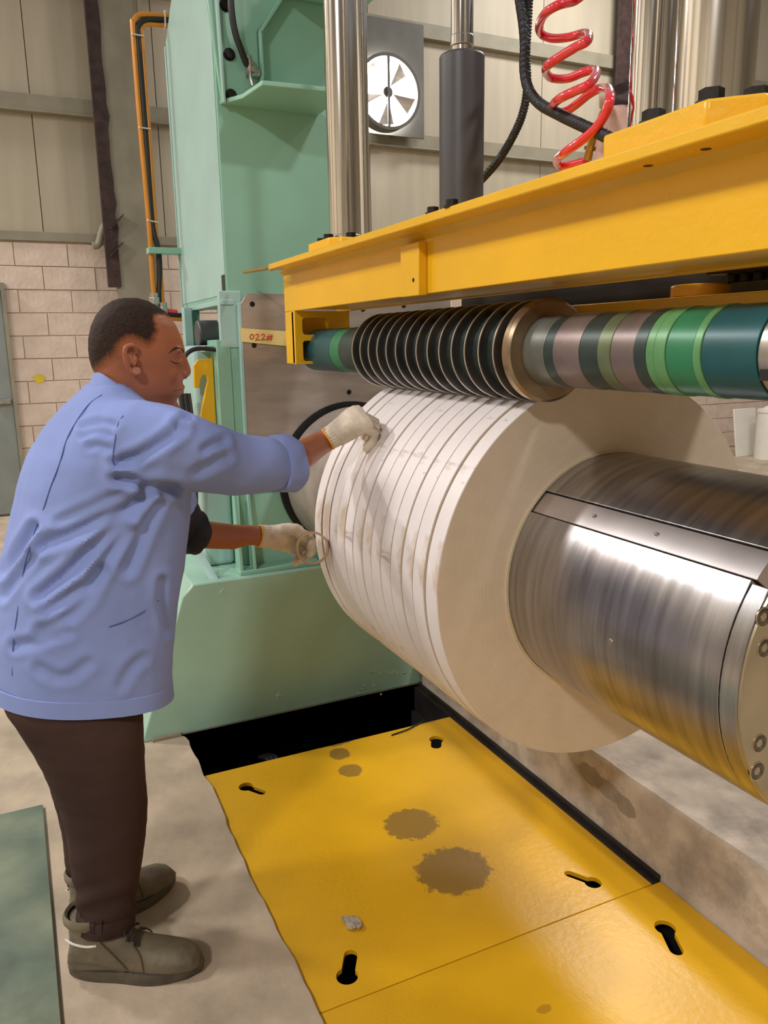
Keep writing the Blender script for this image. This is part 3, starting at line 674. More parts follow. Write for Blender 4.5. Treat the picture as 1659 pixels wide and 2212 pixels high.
# ================================================================== SEPARATOR SHAFT
SY, SZ, RS, RB = 1.03, 1.4775, .0727, .1066
shaft = thing('separator_shaft', 'separator shaft with thin steel discs and coloured spacer rings above the coil', 'shaft', (-1.7, SY, SZ-RS))
def sx(u): 
    v = 757+(u-712)*.0085; return on_cyl(u, v, SY, SZ, RS).x
BD = lambda a: 560+a/1.5096
ringsL = [(150, 226, 'spacer_teal'), (226, 256, 'spacer_green'), (256, 312, 'spacer_dark'), (312, 345, 'spacer_grey')]
ringsR = [(868, 925, 'spacer_grey'), (925, 955, 'spacer_dark'), (955, 1040, 'spacer_mauve'), (1040, 1100, 'spacer_dark'), (1100, 1142, 'spacer_olive'), (1142, 1218, 'spacer_mauve'),
          (1218, 1258, 'spacer_dark'), (1258, 1285, 'spacer_lime'), (1285, 1322, 'spacer_lime'), (1322, 1412, 'spacer_green'), (1412, 1438, 'spacer_lime'), (1438, 1618, 'spacer_teal')]
XS0 = -2.76
for j, (a, b, mt) in enumerate(ringsL+ringsR):
    x0, x1 = sx(BD(a)), sx(BD(b))
    if a == 150: x0 = XS0
    if b == 345: x1 = XL-.012
    if a == 868: x0 = -1.376
    r_ = RS*(1.0 if mt != 'spacer_lime' else 1.012)-.0008*(j % 2)
    put('spacer_ring', MB().rev(SY, SZ, [(x0+.0005, r_-.001), (x0+.0015, r_), (x1-.0015, r_), (x1-.0005, r_-.001), (x1-.0005, .03), (x0+.0005, .03)], 64), mt, shaft)
    xe = x1
def disc(x, t, r, mt):
    put('separator_disc', MB().rev(SY, SZ, [(x-t/2, r-.003), (x-t/2+.001, r), (x+t/2-.001, r), (x+t/2, r-.003), (x+t/2, .03), (x-t/2, .03)], 72), mt, shaft)
for i in range(NS+1):
    x = XL+i*PW
    if i == NS: 
        put('end_disc', MB().rev(SY, SZ, [(-1.400, RB-.004), (-1.398, RB), (-1.381, RB), (-1.376, RB-.006), (-1.376, .03), (-1.400, .03)], 72), 'disc_tan', shaft)
    disc(x, .0032, RB-.001, 'disc_steel')
    put('disc_rim', MB().rev(SY, SZ, [(x-.0016, RB-.0012), (x+.0016, RB-.0012), (x+.0012, RB+.0002), (x-.0012, RB+.0002)], 72), 'disc_edge', shaft)
    if i < NS:
        x0, x1 = x+.0018, x+PW-.0018
        rr = RB-.020
        put('rubber_ring', MB().rev(SY, SZ, [(x0, rr), (x1, rr), (x1, .03), (x0, .03)], 64), 'disc_gap', shaft)
put('shaft_core', MB().cyl((XS0-.05, SY, SZ), (xe+.3, SY, SZ), .031, n=32), 'black_steel', shaft)
put('end_nut', MB().rev(SY, SZ, [(xe+.001, RS-.004), (xe+.10, RS-.004), (xe+.10, .03), (xe+.001, .03)], 48), 'fitting_steel', shaft)
for a in (2.4, 3.6, 4.8):
    put('nut_slot', MB().box(xe+.004, xe+.05, SY+(RS-.006)*cos(a)-.006, SY+(RS-.006)*cos(a)+.006, SZ+(RS-.003)*sin(a)-.008, SZ+(RS-.003)*sin(a)+.008), 'black_steel', shaft)

# ================================================================== YELLOW OVERARM
YW, YB = .910, 1.125                           # front web, back web
XBL, XBR = -2.76, 1.0                          # overarm ends
ZU, ZT, ZWB = 1.7465, 1.766, 1.6105            # plate underside, plate top, web bottom
PLF = .838
ov = thing('overarm_beam', 'yellow painted overarm beam carrying the separator shaft', 'beam', (-1.6, 1.02, 1.43))
put('top_plate', MB().box(-2.70, XBR, PLF, 1.22, ZU, ZT), 'yellow_paint', ov, bevel=.003)
put('front_web', MB().box(XBL, XBR, YW, YW+.018, ZWB, ZU), 'yellow_paint', ov, bevel=.002)
put('back_web', MB().box(XBL, XBR, YB-.018, YB, ZWB, ZU), 'yellow_paint', ov, bevel=.002)
put('bottom_plate', MB().box(XBL+.13, XBR, YW+.018, YB-.018, ZWB+.004, ZWB+.018), 'yellow_dirty', ov)
fil = MB().prism([(XBL, YW, ZU), (XBL, YW-.014, ZU), (XBL, YW, ZU-.014)], (XBR-XBL, 0, 0)); put('weld_bead', fil, 'yellow_dirty', ov)
ZBB = 1.431
xbr = -2.92*YW
cy0 = [(xbr, SY+.050*cos(a), SZ+.050*sin(a)) for a in [i*pi/16 for i in range(32)]]
br = MB().prism([(xbr-.010, YW, ZBB), (xbr-.010, YW+.03, ZBB), (xbr-.010, YW+.03, ZWB), (xbr-.010, YW, ZWB)], (XBL-xbr+.010, 0, 0))
put('bracket_cheek', br, 'yellow_paint', ov, bevel=.003)
so = [(xbr, YW, ZBB), (xbr, 1.115, ZBB), (xbr, 1.115, ZWB), (xbr, YW, ZWB)]
def rr_(y0, y1, z0, z1, r=.012):
    o_ = []
    for cy_, cz_, a0 in ((y1-r, z1-r, 0), (y0+r, z1-r, pi/2), (y0+r, z0+r, pi), (y1-r, z0+r, 1.5*pi)):
        o_ += [(xbr, cy_+r*cos(a0+k*pi/8), cz_+r*sin(a0+k*pi/8)) for k in range(5)]
    return o_
s1 = at(876, 215, 0, xbr) if False else None
B6 = lambda a, b: at(360+a/2.9625, 620+b/2.9625, 0, xbr)
h1a, h1b = B6(868, 205), B6(1035, 300)
holes = [rr_(h1a.y, h1b.y, h1b.z-.002, h1a.z+.004), rr_(B6(872, 345).y, B6(872, 345).y+.06, B6(872, 475).z, B6(872, 345).z, .01)]
put('bracket_plate', MB().holed([so]+holes, (-.03, 0, 0)), 'yellow_paint', ov, bevel=.0015)
put('bracket_back', MB().box(XBL, xbr-.07, YW+.03, 1.115, ZBB, ZWB), 'yellow_dirty', ov)
# stiffener tab on the web
t0, t1 = at(882, 520, 1, YW), at(925, 628, 1, YW)
put('stiffener', MB().box(t0.x, t1.x-.005, YW-.022, YW, t1.z-.010, ZU-.02), 'yellow_paint', ov, bevel=.002)
q_ = at(893, 605, 1, YW-.022); put('tab_hole', MB().cyl((q_.x, YW-.0226, q_.z), (q_.x, YW-.018, q_.z), .005, n=12), 'bolt_black', ov)
for u, v in ((1525, 322), (1400, 358), (908, 505)):  # small holes, their darkness given as flush near-black discs
    q_ = at(u, v, 2, ZU); put('plate_hole_disc', MB().cyl((q_.x, q_.y, ZU-.0006), (q_.x, q_.y, ZU+.001), .007, n=14), 'bolt_black', ov)
# rods stop at the left end
e0 = at(578, 577, 1, PLF+.02)
put('stop_pin', MB().cyl((-2.70, e0.y, ZT-.009), (-2.72, e0.y-.006, ZT-.009), .011, n=6, smooth=False).cyl((-2.72, e0.y-.006, ZT-.009), (-2.95, e0.y-.035, ZT-.006), .006, n=10), 'brass', ov)
# lower yellow bar behind the shaft with a round boss
put('lower_bar', MB().box(-1.55, XBR, 1.16, 1.40, 1.545, 1.575), 'yellow_dirty', ov, bevel=.003)
bq = at(1512, 640, 1, 1.24); put('boss', MB().cyl((bq.x, 1.24, 1.575), (bq.x, 1.24, 1.60), .055, n=32), 'yellow_paint', ov, bevel=.004)
put('machinery_block', MB().box(-2.4, XBR, 1.42, 1.60, 1.50, 1.74), 'black_steel', ov)
mb = MB()
for i in range(4): x = bq.x+.05+i*.03; mb.cyl((x, 1.27, 1.60), (x, 1.27, 1.67), .012, n=10)
mb.box(bq.x+.03, bq.x+.3, 1.22, 1.33, 1.615, 1.64)
put('clamp_parts', mb, 'bolt_black', ov, bevel=.002)
def octa(cx, cy, hx, hy, c, z): return [(cx-hx, cy-hy+c, z), (cx-hx+c, cy-hy, z), (cx+hx-c, cy-hy, z), (cx+hx, cy-hy+c, z), (cx+hx, cy+hy-c, z), (cx+hx-c, cy+hy, z), (cx-hx+c, cy+hy, z), (cx-hx, cy+hy-c, z)]
# --- guide rod stations
def rod_at(u0, u1, v, y):
    """centre x and radius of an upright rod whose silhouette spans u0..u1 at row v, its axis at depth y"""
    c = at((u0+u1)/2, v, 1, y); z_ = proj(c)[2]; d = ray((u0+u1)/2, v); k = (d.normalized()).dot(_f)
    return c.x, (u1-u0)/2*z_/FPX
ZF = ZT+.038
def station(lab, rods, flange, bolts):
    fx_, fy_, hx, hy, c = flange
    f_ = put('rod_flange', MB().prism(octa(fx_, fy_, hx, hy, c, ZT), (0, 0, ZF-ZT)), 'yellow_paint', ov, bevel=.004)
    for (bx, by) in bolts: hexbolt(ov, (bx, by, ZF), (0, 0, 1), .016, .016)
    for (nm, lb, u0, u1, v, y, mt, ztop) in rods:
        x, r = rod_at(u0, u1, v, y)
        z0_ = ZF-.002 if hypot((x-fx_)/hx, (y-fy_)/hy) < 1.3 else ZT
        pf = [(z0_, r*1.06), (z0_+.05, r*1.06), (z0_+.051, r), (ztop, r)]
        rd = thing(nm, lb, 'guide rod', (x, y, z0_), group='chrome guide rods on the overarm')
        put('shank', MB().cyl((x, y, z0_), (x, y, ztop), r, n=40), mt, rd)
        put('foot_collar', MB().cyl((x, y, z0_), (x, y, z0_+.022), r*1.05, n=40), 'chrome_worn', rd, bevel=.002)
lx, lr = rod_at(706, 776, 300, .985)
rx, rr = rod_at(1463, 1628, 120, .985)
station('l', [('guide_rod', 'thick worn chrome guide rod on the overarm beside the green column', 706, 776, 300, .985, 'chrome_worn', 3.6),
              ('guide_rod', 'thin chrome rod just behind the thick rod beside the green column', 774, 797, 300, 1.13, 'chrome', 3.1)],
        (lx+.01, .985, .115, .095, .03), [(lx-.06, .985-.055), (lx+.035, .985-.07), (lx+.09, .985-.02), (lx-.07, 1.05)])
station('r', [('guide_rod', 'thick worn chrome guide rod on the big yellow flange', 1463, 1628, 120, .985, 'chrome_worn', 3.2),
              ('guide_rod', 'slimmer bright chrome rod in front of the dark brown hall column', 1362, 1453, 150, 1.06, 'chrome', 3.2)],
        (rx+.01, .985, .15, .125, .05), [])
for u, v in ((1411, 262), (1536, 218), (1634, 216)):
    p = at(u, v, 2, ZF+.004); hexbolt(ov, (p.x, p.y, ZF), (0, 0, 1), .0165, .018)
# --- hydraulic cylinder
hx_, hr = rod_at(949, 1045, 300, 1.0)
hc = thing('hydraulic_cylinder', 'dark grey hydraulic cylinder with chrome piston rod standing on the overarm', 'cylinder', (hx_, 1.0, ZT))
zt_ = at(1000, 118, 1, 1.0).z
put('barrel', MB().cyl((hx_, 1.0, ZT), (hx_, 1.0, zt_), hr, n=48), 'barrel_grey', hc, bevel=.006)
_, pr = rod_at(978, 1027, 60, 1.0)
put('gland', MB().cyl((hx_, 1.0, zt_), (hx_, 1.0, zt_+.016), pr*.94, n=32), 'chrome_worn', hc)
put('rod_nut', MB().cyl((hx_, 1.0, zt_+.016), (hx_, 1.0, zt_+.04), pr*1.04, n=32), 'chrome', hc, bevel=.003)
put('piston_rod', MB().cyl((hx_, 1.0, zt_+.03), (hx_, 1.0, 3.4), pr, n=32), 'chrome', hc)
for u, v in ((935, 452), (976, 436)):
    p = at(u, v, 2, ZT+.01); hexbolt(ov, (p.x, p.y, ZT), (0, 0, 1), .013, .014)
# --- corrugated conduits and red spiral hose
def corr(path, r):
    P_ = []; acc = 0; out = []; rad = []
    for i in range(len(path)-1):
        a, b = path[i], path[i+1]; L_ = (b-a).length; n_ = max(1, int(L_/.0016))
        for k in range(n_): out.append(a.lerp(b, k/n_)); rad.append(r*(1+.10*sin(2*pi*(acc+L_*k/n_)/.0064)))
        acc += L_
    return out, rad
D3 = lambda a, b, y: at(860+a/2.076, b/2.076, 1, y)
pA = spl([D3(a, b, 1.12-.012*i) for i, (a, b) in enumerate(((540, -60), (545, 0), (560, 100), (568, 200), (566, 310), (585, 400), (635, 465), (725, 515), (820, 560), (920, 605), (1030, 665)))], 8)
pB = spl([D3(a, b, 1.13) for a, b in ((590, -60), (586, 0), (580, 120), (574, 250), (578, 400), (555, 520), (505, 630), (445, 725), (380, 800), (330, 850))], 8)
for P_, lab, r in ((pA, 'black corrugated conduit curving down to the big yellow flange', .0105), (pB, 'black conduit curving behind the dark grey cylinder', .0095)):
    a, b = corr(P_, r); put('corrugated_conduit', MB().tube(a, b, 10), 'conduit_black', label=lab, cat='conduit')
hs = [(830, -25, 0), (790, 4, 0), (720, 22, -1), (660, 60, -1), (633, 115, 0), (642, 152, 1), (690, 172, 1), (760, 168, 1), (830, 150, 1), (853, 158, 0), (845, 186, -1), (790, 215, -1), (720, 258, -1), (672, 292, -1),
      (662, 322, 0), (690, 350, 1), (760, 352, 1), (830, 325, 1), (878, 312, 1), (888, 332, 0), (855, 380, -1), (790, 410, -1), (720, 445, -1), (690, 480, 0), (705, 502, 1), (750, 500, 1), (800, 468, 1), (860, 420, 1), (912, 394, 1), (945, 402, 0), (950, 445, -1),
      (930, 510, -1), (885, 575, -1), (820, 632, -1), (750, 682, -1), (712, 718, 0), (728, 744, 1), (780, 738, 1), (842, 722, 1)]
put('spiral_air_hose', MB().tube(spl([D3(a, b, 1.05+.05*s_) for a, b, s_ in hs], 6), .0085, 12), 'red_hose', label='glossy red spiral air hose hanging above the yellow overarm', cat='hose')
f0, f1 = D3(878, 590, 1.05), D3(848, 718, 1.05)
put('brass_fitting', MB().cyl(f1, f0, .008, n=14).cyl(f1.lerp(f0, .35), f1.lerp(f0, .5), .011, n=6, smooth=False), 'brass', label='brass tube fitting standing on the overarm under the red hose', cat='fitting')
# --- pale casting with knob behind the hose
a0 = D3(985, 590, 1.16)
pc_ = thing('air_unit', 'pinkish cast air unit with white knob behind the red hose', 'air unit', (a0.x, 1.16, ZT))
put('casting', MB().cyl((a0.x, 1.16, ZT), (a0.x+.0, 1.16, D3(985, 490, 1.16).z), .052, .040, n=20), 'pink_casting', pc_, bevel=.01)
kz = D3(968, 440, 1.16)
put('holder', MB().box(kz.x-.01, kz.x+.06, 1.15, 1.19, D3(985, 495, 1.16).z, kz.z+.02), 'conduit_black', pc_, bevel=.003)
put('knob', MB().cyl(kz+Vector((-.02, -.02, 0)), kz+Vector((.01, .01, 0)), .018, n=16), 'white_plastic', pc_, bevel=.003)
# ================================================================== THE WORKER
def sec(c, a, b, n=28, p=2.2):
    """superellipse ring about c with half-axis vectors a and b"""
    out = []
    for i in range(n):
        t = 2*pi*i/n; ct, st_ = cos(t), sin(t)
        out.append(Vector(c)+Vector(a)*(abs(ct)**(2/p)*(1 if ct >= 0 else -1))+Vector(b)*(abs(st_)**(2/p)*(1 if st_ >= 0 else -1)))
    return out
def limb(mb, pts, n=20):
    """tapering tube with rounded ends; pts = (vector, radius)"""
    P = [Vector(p) for p, r in pts]; R = [r for p, r in pts]
    d0 = (P[0]-P[1]).normalized(); d1 = (P[-1]-P[-2]).normalized()
    P = [P[0]+d0*R[0]*.85, P[0]+d0*R[0]*.5]+P+[P[-1]+d1*R[-1]*.5, P[-1]+d1*R[-1]*.85]; R = [R[0]*.45, R[0]*.85]+R+[R[-1]*.85, R[-1]*.45]
    return mb.tube(P, R, n)
def fuse(mb, voxel, smooth=3, fac=.5):
    """join overlapping closed shapes into one continuous skin; returns a new MB"""
    me = mb.mesh('tmp'); o = bpy.data.objects.new('tmp', me); COL.objects.link(o)
    r = o.modifiers.new('r', 'REMESH'); r.mode = 'VOXEL'; r.voxel_size = voxel; r.use_smooth_shade = True
    if smooth:
        s_ = o.modifiers.new('s', 'SMOOTH'); s_.factor = fac; s_.iterations = smooth
    dg = bpy.context.evaluated_depsgraph_get(); ev = o.evaluated_get(dg); em = ev.to_mesh()
    out = MB(); out.v = [v.co.copy() for v in em.vertices]; out.f = [list(p.vertices) for p in em.polygons]; out.sm = [True]*len(out.f)
    nr = [v.normal.copy() for v in em.vertices]
    ev.to_mesh_clear(); bpy.data.objects.remove(o); bpy.data.meshes.remove(me)
    out.n = nr
    return out

def relax(V, Fs, it):
    nb_ = [set() for _ in V]
    for f in Fs:
        for a, b in zip(f, f[1:]+f[:1]): nb_[a].add(b); nb_[b].add(a)
    for _ in range(it):
        V = [(p+sum((V[j] for j in n_), Vector())/len(n_))*.5 if n_ else p for p, n_ in zip(V, nb_)]
    return V
mat('skin', '#a26347', .44, var=.06, scale=14, bump=.05, bscale=120, spec=.35)
mat('hair', '#241913', .65, var=.35, scale=160, bump=.35, bscale=420, spec=.2)
mat('brow_hair', '#3a251b', .9, var=.3, scale=300)
mat('eye_white', '#b7a08f', .3, var=.02)
mat('iris', '#20140e', .2, var=.02)
mat('lip', '#7c4334', .5, var=.05, scale=30)
mat('jacket', '#8594c8', .85, var=.05, scale=5, bump=.06, bscale=260, spec=.2)
mat('jacket_seam', '#46548a', .9, var=.05)
mat('dark_sleeve', '#24242e', .9, var=.15, scale=30)
mat('trousers', '#43322d', .9, var=.12, scale=9, bump=.08, bscale=300, spec=.15)
mat('boot', '#6f6450', .75, var=.22, scale=14, bump=.25, bscale=70, dirt=.25)
mat('boot_sole', '#564d3f', .85, var=.2, scale=20, bump=.2)
mat('lace', '#2d2721', .9, var=.1)
mat('reflective', '#d8d2c8', .35, var=.03)
mat('glove', '#dccdb8', .95, var=.10, scale=22, bump=.22, bscale=420, dirt=.55)
mat('glove_hem', '#e0a23a', .9, var=.05)

PX = -1.90                                    # plane of the worker's body
fd = Vector((-.16, .987, 0)).normalized(); sd_ = Vector((.987, .16, 0)).normalized()
worker = thing('person', 'worker in blue jacket and dark trousers leaning over the coil with tape', 'person', (-1.90, .13, 0))
Pm = lambda u, v, x=PX: at(u, v, 0, x)

# ---------------------------------------------------------------- jacket
J = MB(); rows = [  # v, u_back, u_front, half width
    (1478, -24, 364, .186), (1440, -27, 364, .188), (1390, -29, 366, .190), (1300, -22, 376, .186), (1200, 6, 392, .186), (1120, 26, 400, .190), (1050, 40, 402, .198),
    (985, 64, 405, .206), (940, 94, 400, .204), (908, 118, 380, .188), (884, 138, 342, .155), (862, 160, 306, .115), (842, 180, 284, .088), (826, 195, 272, .070)]
secs = []
for v, ub, uf, hw in rows:
    b_, f_ = Pm(ub, v), Pm(uf, v); c = (b_+f_)/2; a = (f_-b_)/2; a.x = -.16*a.y
    secs.append(sec(c, a, sd_*hw, 36, 2.35))
J.loft(secs)
# sleeves
armR = [(Pm(286, 948, -1.775), .088), (Pm(350, 962, -1.745), .090), (Pm(430, 985, -1.775), .083), (Pm(510, 1003, -1.81), .0745), (Pm(560, 1004, -1.84), .069), (Pm(594, 1003, -1.86), .064)]
limb(J, armR)
armL = [(Pm(300, 930, -2.06), .085), (Pm(335, 985, -2.10), .085), (Pm(362, 1060, -2.13), .072), (Pm(385, 1120, -2.15), .060)]
limb(J, armL)
jk = fuse(J, .0055, 8)
# folds pressed into the cloth: pixel polylines (on the surface the camera sees), depth, width in px
FOLDS = [((735, 640), (870, 600), (1000, 520), (1130, 430), .009, 22), ((735, 735), (900, 770), (1100, 800), .012, 22), ((700, 560), (620, 530), (560, 540), .005, 14), ((720, 400), (620, 385), (520, 410), .005, 14),
         ((690, 460), (600, 440), (520, 470), .004, 14), ((930, 820), (850, 920), (760, 1000), (600, 1160), (430, 1330), (250, 1480), .010, 24), ((900, 830), (700, 960), (500, 1060), (280, 1150), .009, 26),
         ((780, 820), (560, 930), (380, 1010), .006, 20), ((800, 1060), (690, 1200), (560, 1400), (300, 1560), .008, 24), ((220, 1040), (120, 1190), (20, 1330), .009, 20), ((250, 1180), (140, 1320), (20, 1480), .006, 18),
         ((1000, 860), (900, 1050), (800, 1300), .007, 26), ((640, 1320), (560, 1480), (440, 1600), (250, 1700), .006, 22), ((550, 1900), (450, 1980), (350, 1990), (250, 1930), .004, 22), ((1020, 1380), (1010, 1500), (1050, 1700), .006, 18),
         ((900, 1870), (820, 1930), (760, 2040), .003, 22), ((1280, 560), (1340, 520), (1400, 505), .006, 18), ((1110, 400), (1150, 360), (1180, 350), .007, 18), ((1230, 700), (1330, 640), (1420, 600), .004, 22), ((100, 1790), (250, 1760), (420, 1700), .005, 22)]
fl2 = []
for F_ in FOLDS:
    pts = [(a/2.910, 780+b/2.910) for a, b in F_[:-2]]; fl2.append((pts, F_[-2]*1.6, F_[-1]/2.910*1.7))
def segd(px, py, a, b):
    dx, dy = b[0]-a[0], b[1]-a[1]; t = max(0, min(1, ((px-a[0])*dx+(py-a[1])*dy)/(dx*dx+dy*dy))); return hypot(px-a[0]-t*dx, py-a[1]-t*dy)
nv = []
for p, n_ in zip(jk.v, jk.n):
    d = .0016*noise.noise(p*14)+.0012*noise.noise(p*31)
    if n_.dot(CAM-p) > 0:
        u, v, _ = proj(p); k = min(1, n_.dot((CAM-p).normalized())*2.2)
        for pts, dep, w in fl2:
            q = min(segd(u, v, pts[i], pts[i+1]) for i in range(len(pts)-1))
            if q < 3.2*w: d += k*(-dep*math.exp(-(q/w)**2)+.55*dep*math.exp(-((q-1.55*w)/(.8*w))**2))
    nv.append(p+n_*d)
jk.v = relax(nv, jk.f, 4)
jo = put('jacket', jk, 'jacket', worker, label='light blue long-sleeved work jacket')
# hem, collar, rolled cuffs
v, ub, uf, hw = rows[0]
b_, f_ = Pm(ub, v), Pm(uf, v); c = (b_+f_)/2; a = (f_-b_)/2; a.x = -.16*a.y
hb = MB()
S0 = [sec(c+Vector((0, 0, dz)), a*(1+e), sd_*hw*(1+e), 48, 2.35) for dz, e in ((-.012, .0), (-.012, .018), (.026, .014), (.028, .004))]
hb.loft(S0, caps=False); hb.loft([S0[3], sec(c+Vector((0, 0, -.012)), a*.0, sd_*0, 48)][:1]+[S0[0]], caps=False)
put('hem', hb, 'jacket', jo)
col_ = MB()
cs = []
for (ub, vb, uf, vf, hw) in ((182, 846, 322, 908, .092), (196, 822, 312, 886, .078), (204, 803, 303, 866, .072), (207, 800, 300, 862, .067), (206, 822, 302, 884, .061)):
    b_, f_ = Pm(ub, vb), Pm(uf, vf); c = (b_+f_)/2; a = (f_-b_)/2; cs.append(sec(c, a, Vector((hw, .0, 0)), 40, 2.2))
col_.loft(cs, caps=False)
put('collar', col_, 'jacket', jo)
def cuff(parent, p0, p1, r, mt, name='rolled_cuff', wob=.005):
    p0 = Vector(p0); p1 = Vector(p1); d = (p1-p0).normalized(); a = d.orthogonal().normalized(); b = d.cross(a); L_ = (p1-p0).length; rings = []
    for t, rr in ((-.05, .92), (0, 1.05), (.25, 1.13), (.6, 1.12), (.92, 1.10), (1, 1.02), (.96, .88), (.5, .80)):
        rings.append([p0+d*L_*t+(a*cos(2*pi*k/72)+b*sin(2*pi*k/72))*(r*rr+wob*noise.noise((1.7*cos(2*pi*k/72), 1.7*sin(2*pi*k/72), t*1.5+r*50))) for k in range(72)])
    return put(name, MB().loft(rings, caps=False), mt, parent)
cuff(jo, Pm(592, 1006, -1.858), Pm(628, 1000, -1.88), .0645, 'jacket', wob=.010)
# seams as thin raised cords on the cloth
def surf(u, v):
    """nearest jacket point under a pixel (camera side)"""
    best = None
    for p, n_ in cand:
        q = (p[0]-u)**2+(p[1]-v)**2
        if best is None or q < best[0]: best = (q, n_)
    return best[1]
cand = [(proj(p), p) for p, n_ in zip(jk.v, jk.n) if n_.dot(CAM-p) > 0][::1]
for pl_ in (((640, 215), (560, 270), (480, 380), (420, 500), (370, 640), (320, 790), (270, 920), (235, 1020), (190, 1180), (150, 1340), (110, 1580), (85, 1760), (78, 1980)),
            ((775, 345), (742, 400), (722, 480), (716, 600), (735, 720)), ((1000, 1040), (1130, 1120)), ((690, 1670), (800, 1630), (900, 1580), (1000, 1500))):
    pts = [surf(a/2.910, 780+b/2.910) for a, b in pl_]
    pts = [p+(CAM-p).normalized()*.0006 for p in pts]
    put('seam', MB().tube(spl(pts, 5), .0012, 6), 'jacket_seam', jo)
und = MB(); limb(und, [(Pm(372, 1085, -2.14), .062), (Pm(395, 1130, -2.15), .060), (Pm(418, 1152, -2.155), .055)])  # far arm's lower sleeve and cuff in near-black blue
put('far_lower_sleeve', fuse(und, .006, 2), 'dark_sleeve', jo)
cuff(jo, Pm(400, 1148, -2.15), Pm(430, 1152, -2.16), .056, 'dark_sleeve', 'far_sleeve_cuff')

# ---------------------------------------------------------------- trousers
T_ = MB()
def leg(rows, x, hwf=1.0):
    s_ = []
    for v, ub, uf, hw in rows:
        b_, f_ = Pm(ub, v, x), Pm(uf, v, x); c = (b_+f_)/2; a = (f_-b_)/2; s_.append(sec(c, a, Vector((hw, 0, 0)), 28, 2.1))
    T_.loft(s_)
nearleg = [(1420, 30, 300, .08), (1480, 14, 304, .095), (1530, 6, 307, .102), (1600, 52, 311, .098), (1680, 98, 316, .088), (1740, 124, 318, .080), (1800, 140, 314, .073), (1860, 150, 306, .068), (1920, 158, 298, .063), (1962, 166, 294, .060), (1990, 172, 286, .058)]
leg(nearleg, -1.815)
farleg = [(1400, 40, 280, .08), (1500, 14, 300, .095), (1600, 60, 300, .092), (1680, 98, 300, .083), (1740, 118, 296, .076), (1800, 132, 286, .070), (1850, 138, 276, .064), (1890, 142, 268, .060), (1920, 146, 262, .058)]
leg(farleg, -2.01)
tr = fuse(T_, .0085, 3)
nv = []
for p, n_ in zip(tr.v, tr.n):
    u, v, _ = proj(p); d = .0022*noise.noise(p*11)+.0016*noise.noise(Vector((p.x*10, p.y*10, p.z*38)))
    if v > 1880: d += .0035*sin(v*.11+u*.04)*min(1, (v-1880)/60)
    nv.append(p+n_*d)
tr.v = nv
to = put('trousers', tr, 'trousers', worker, label='dark brown work trousers')
cuff(to, Pm(229, 1960, -1.815), Pm(229, 1996, -1.815), .062, 'trousers', 'turn_up', .006)
for u_ in (195, 218): 
    put('cuff_tab', MB().tube([Pm(u_, 1990, -1.748), Pm(u_+1, 2018, -1.746)], .0022, 6), 'lace', to)

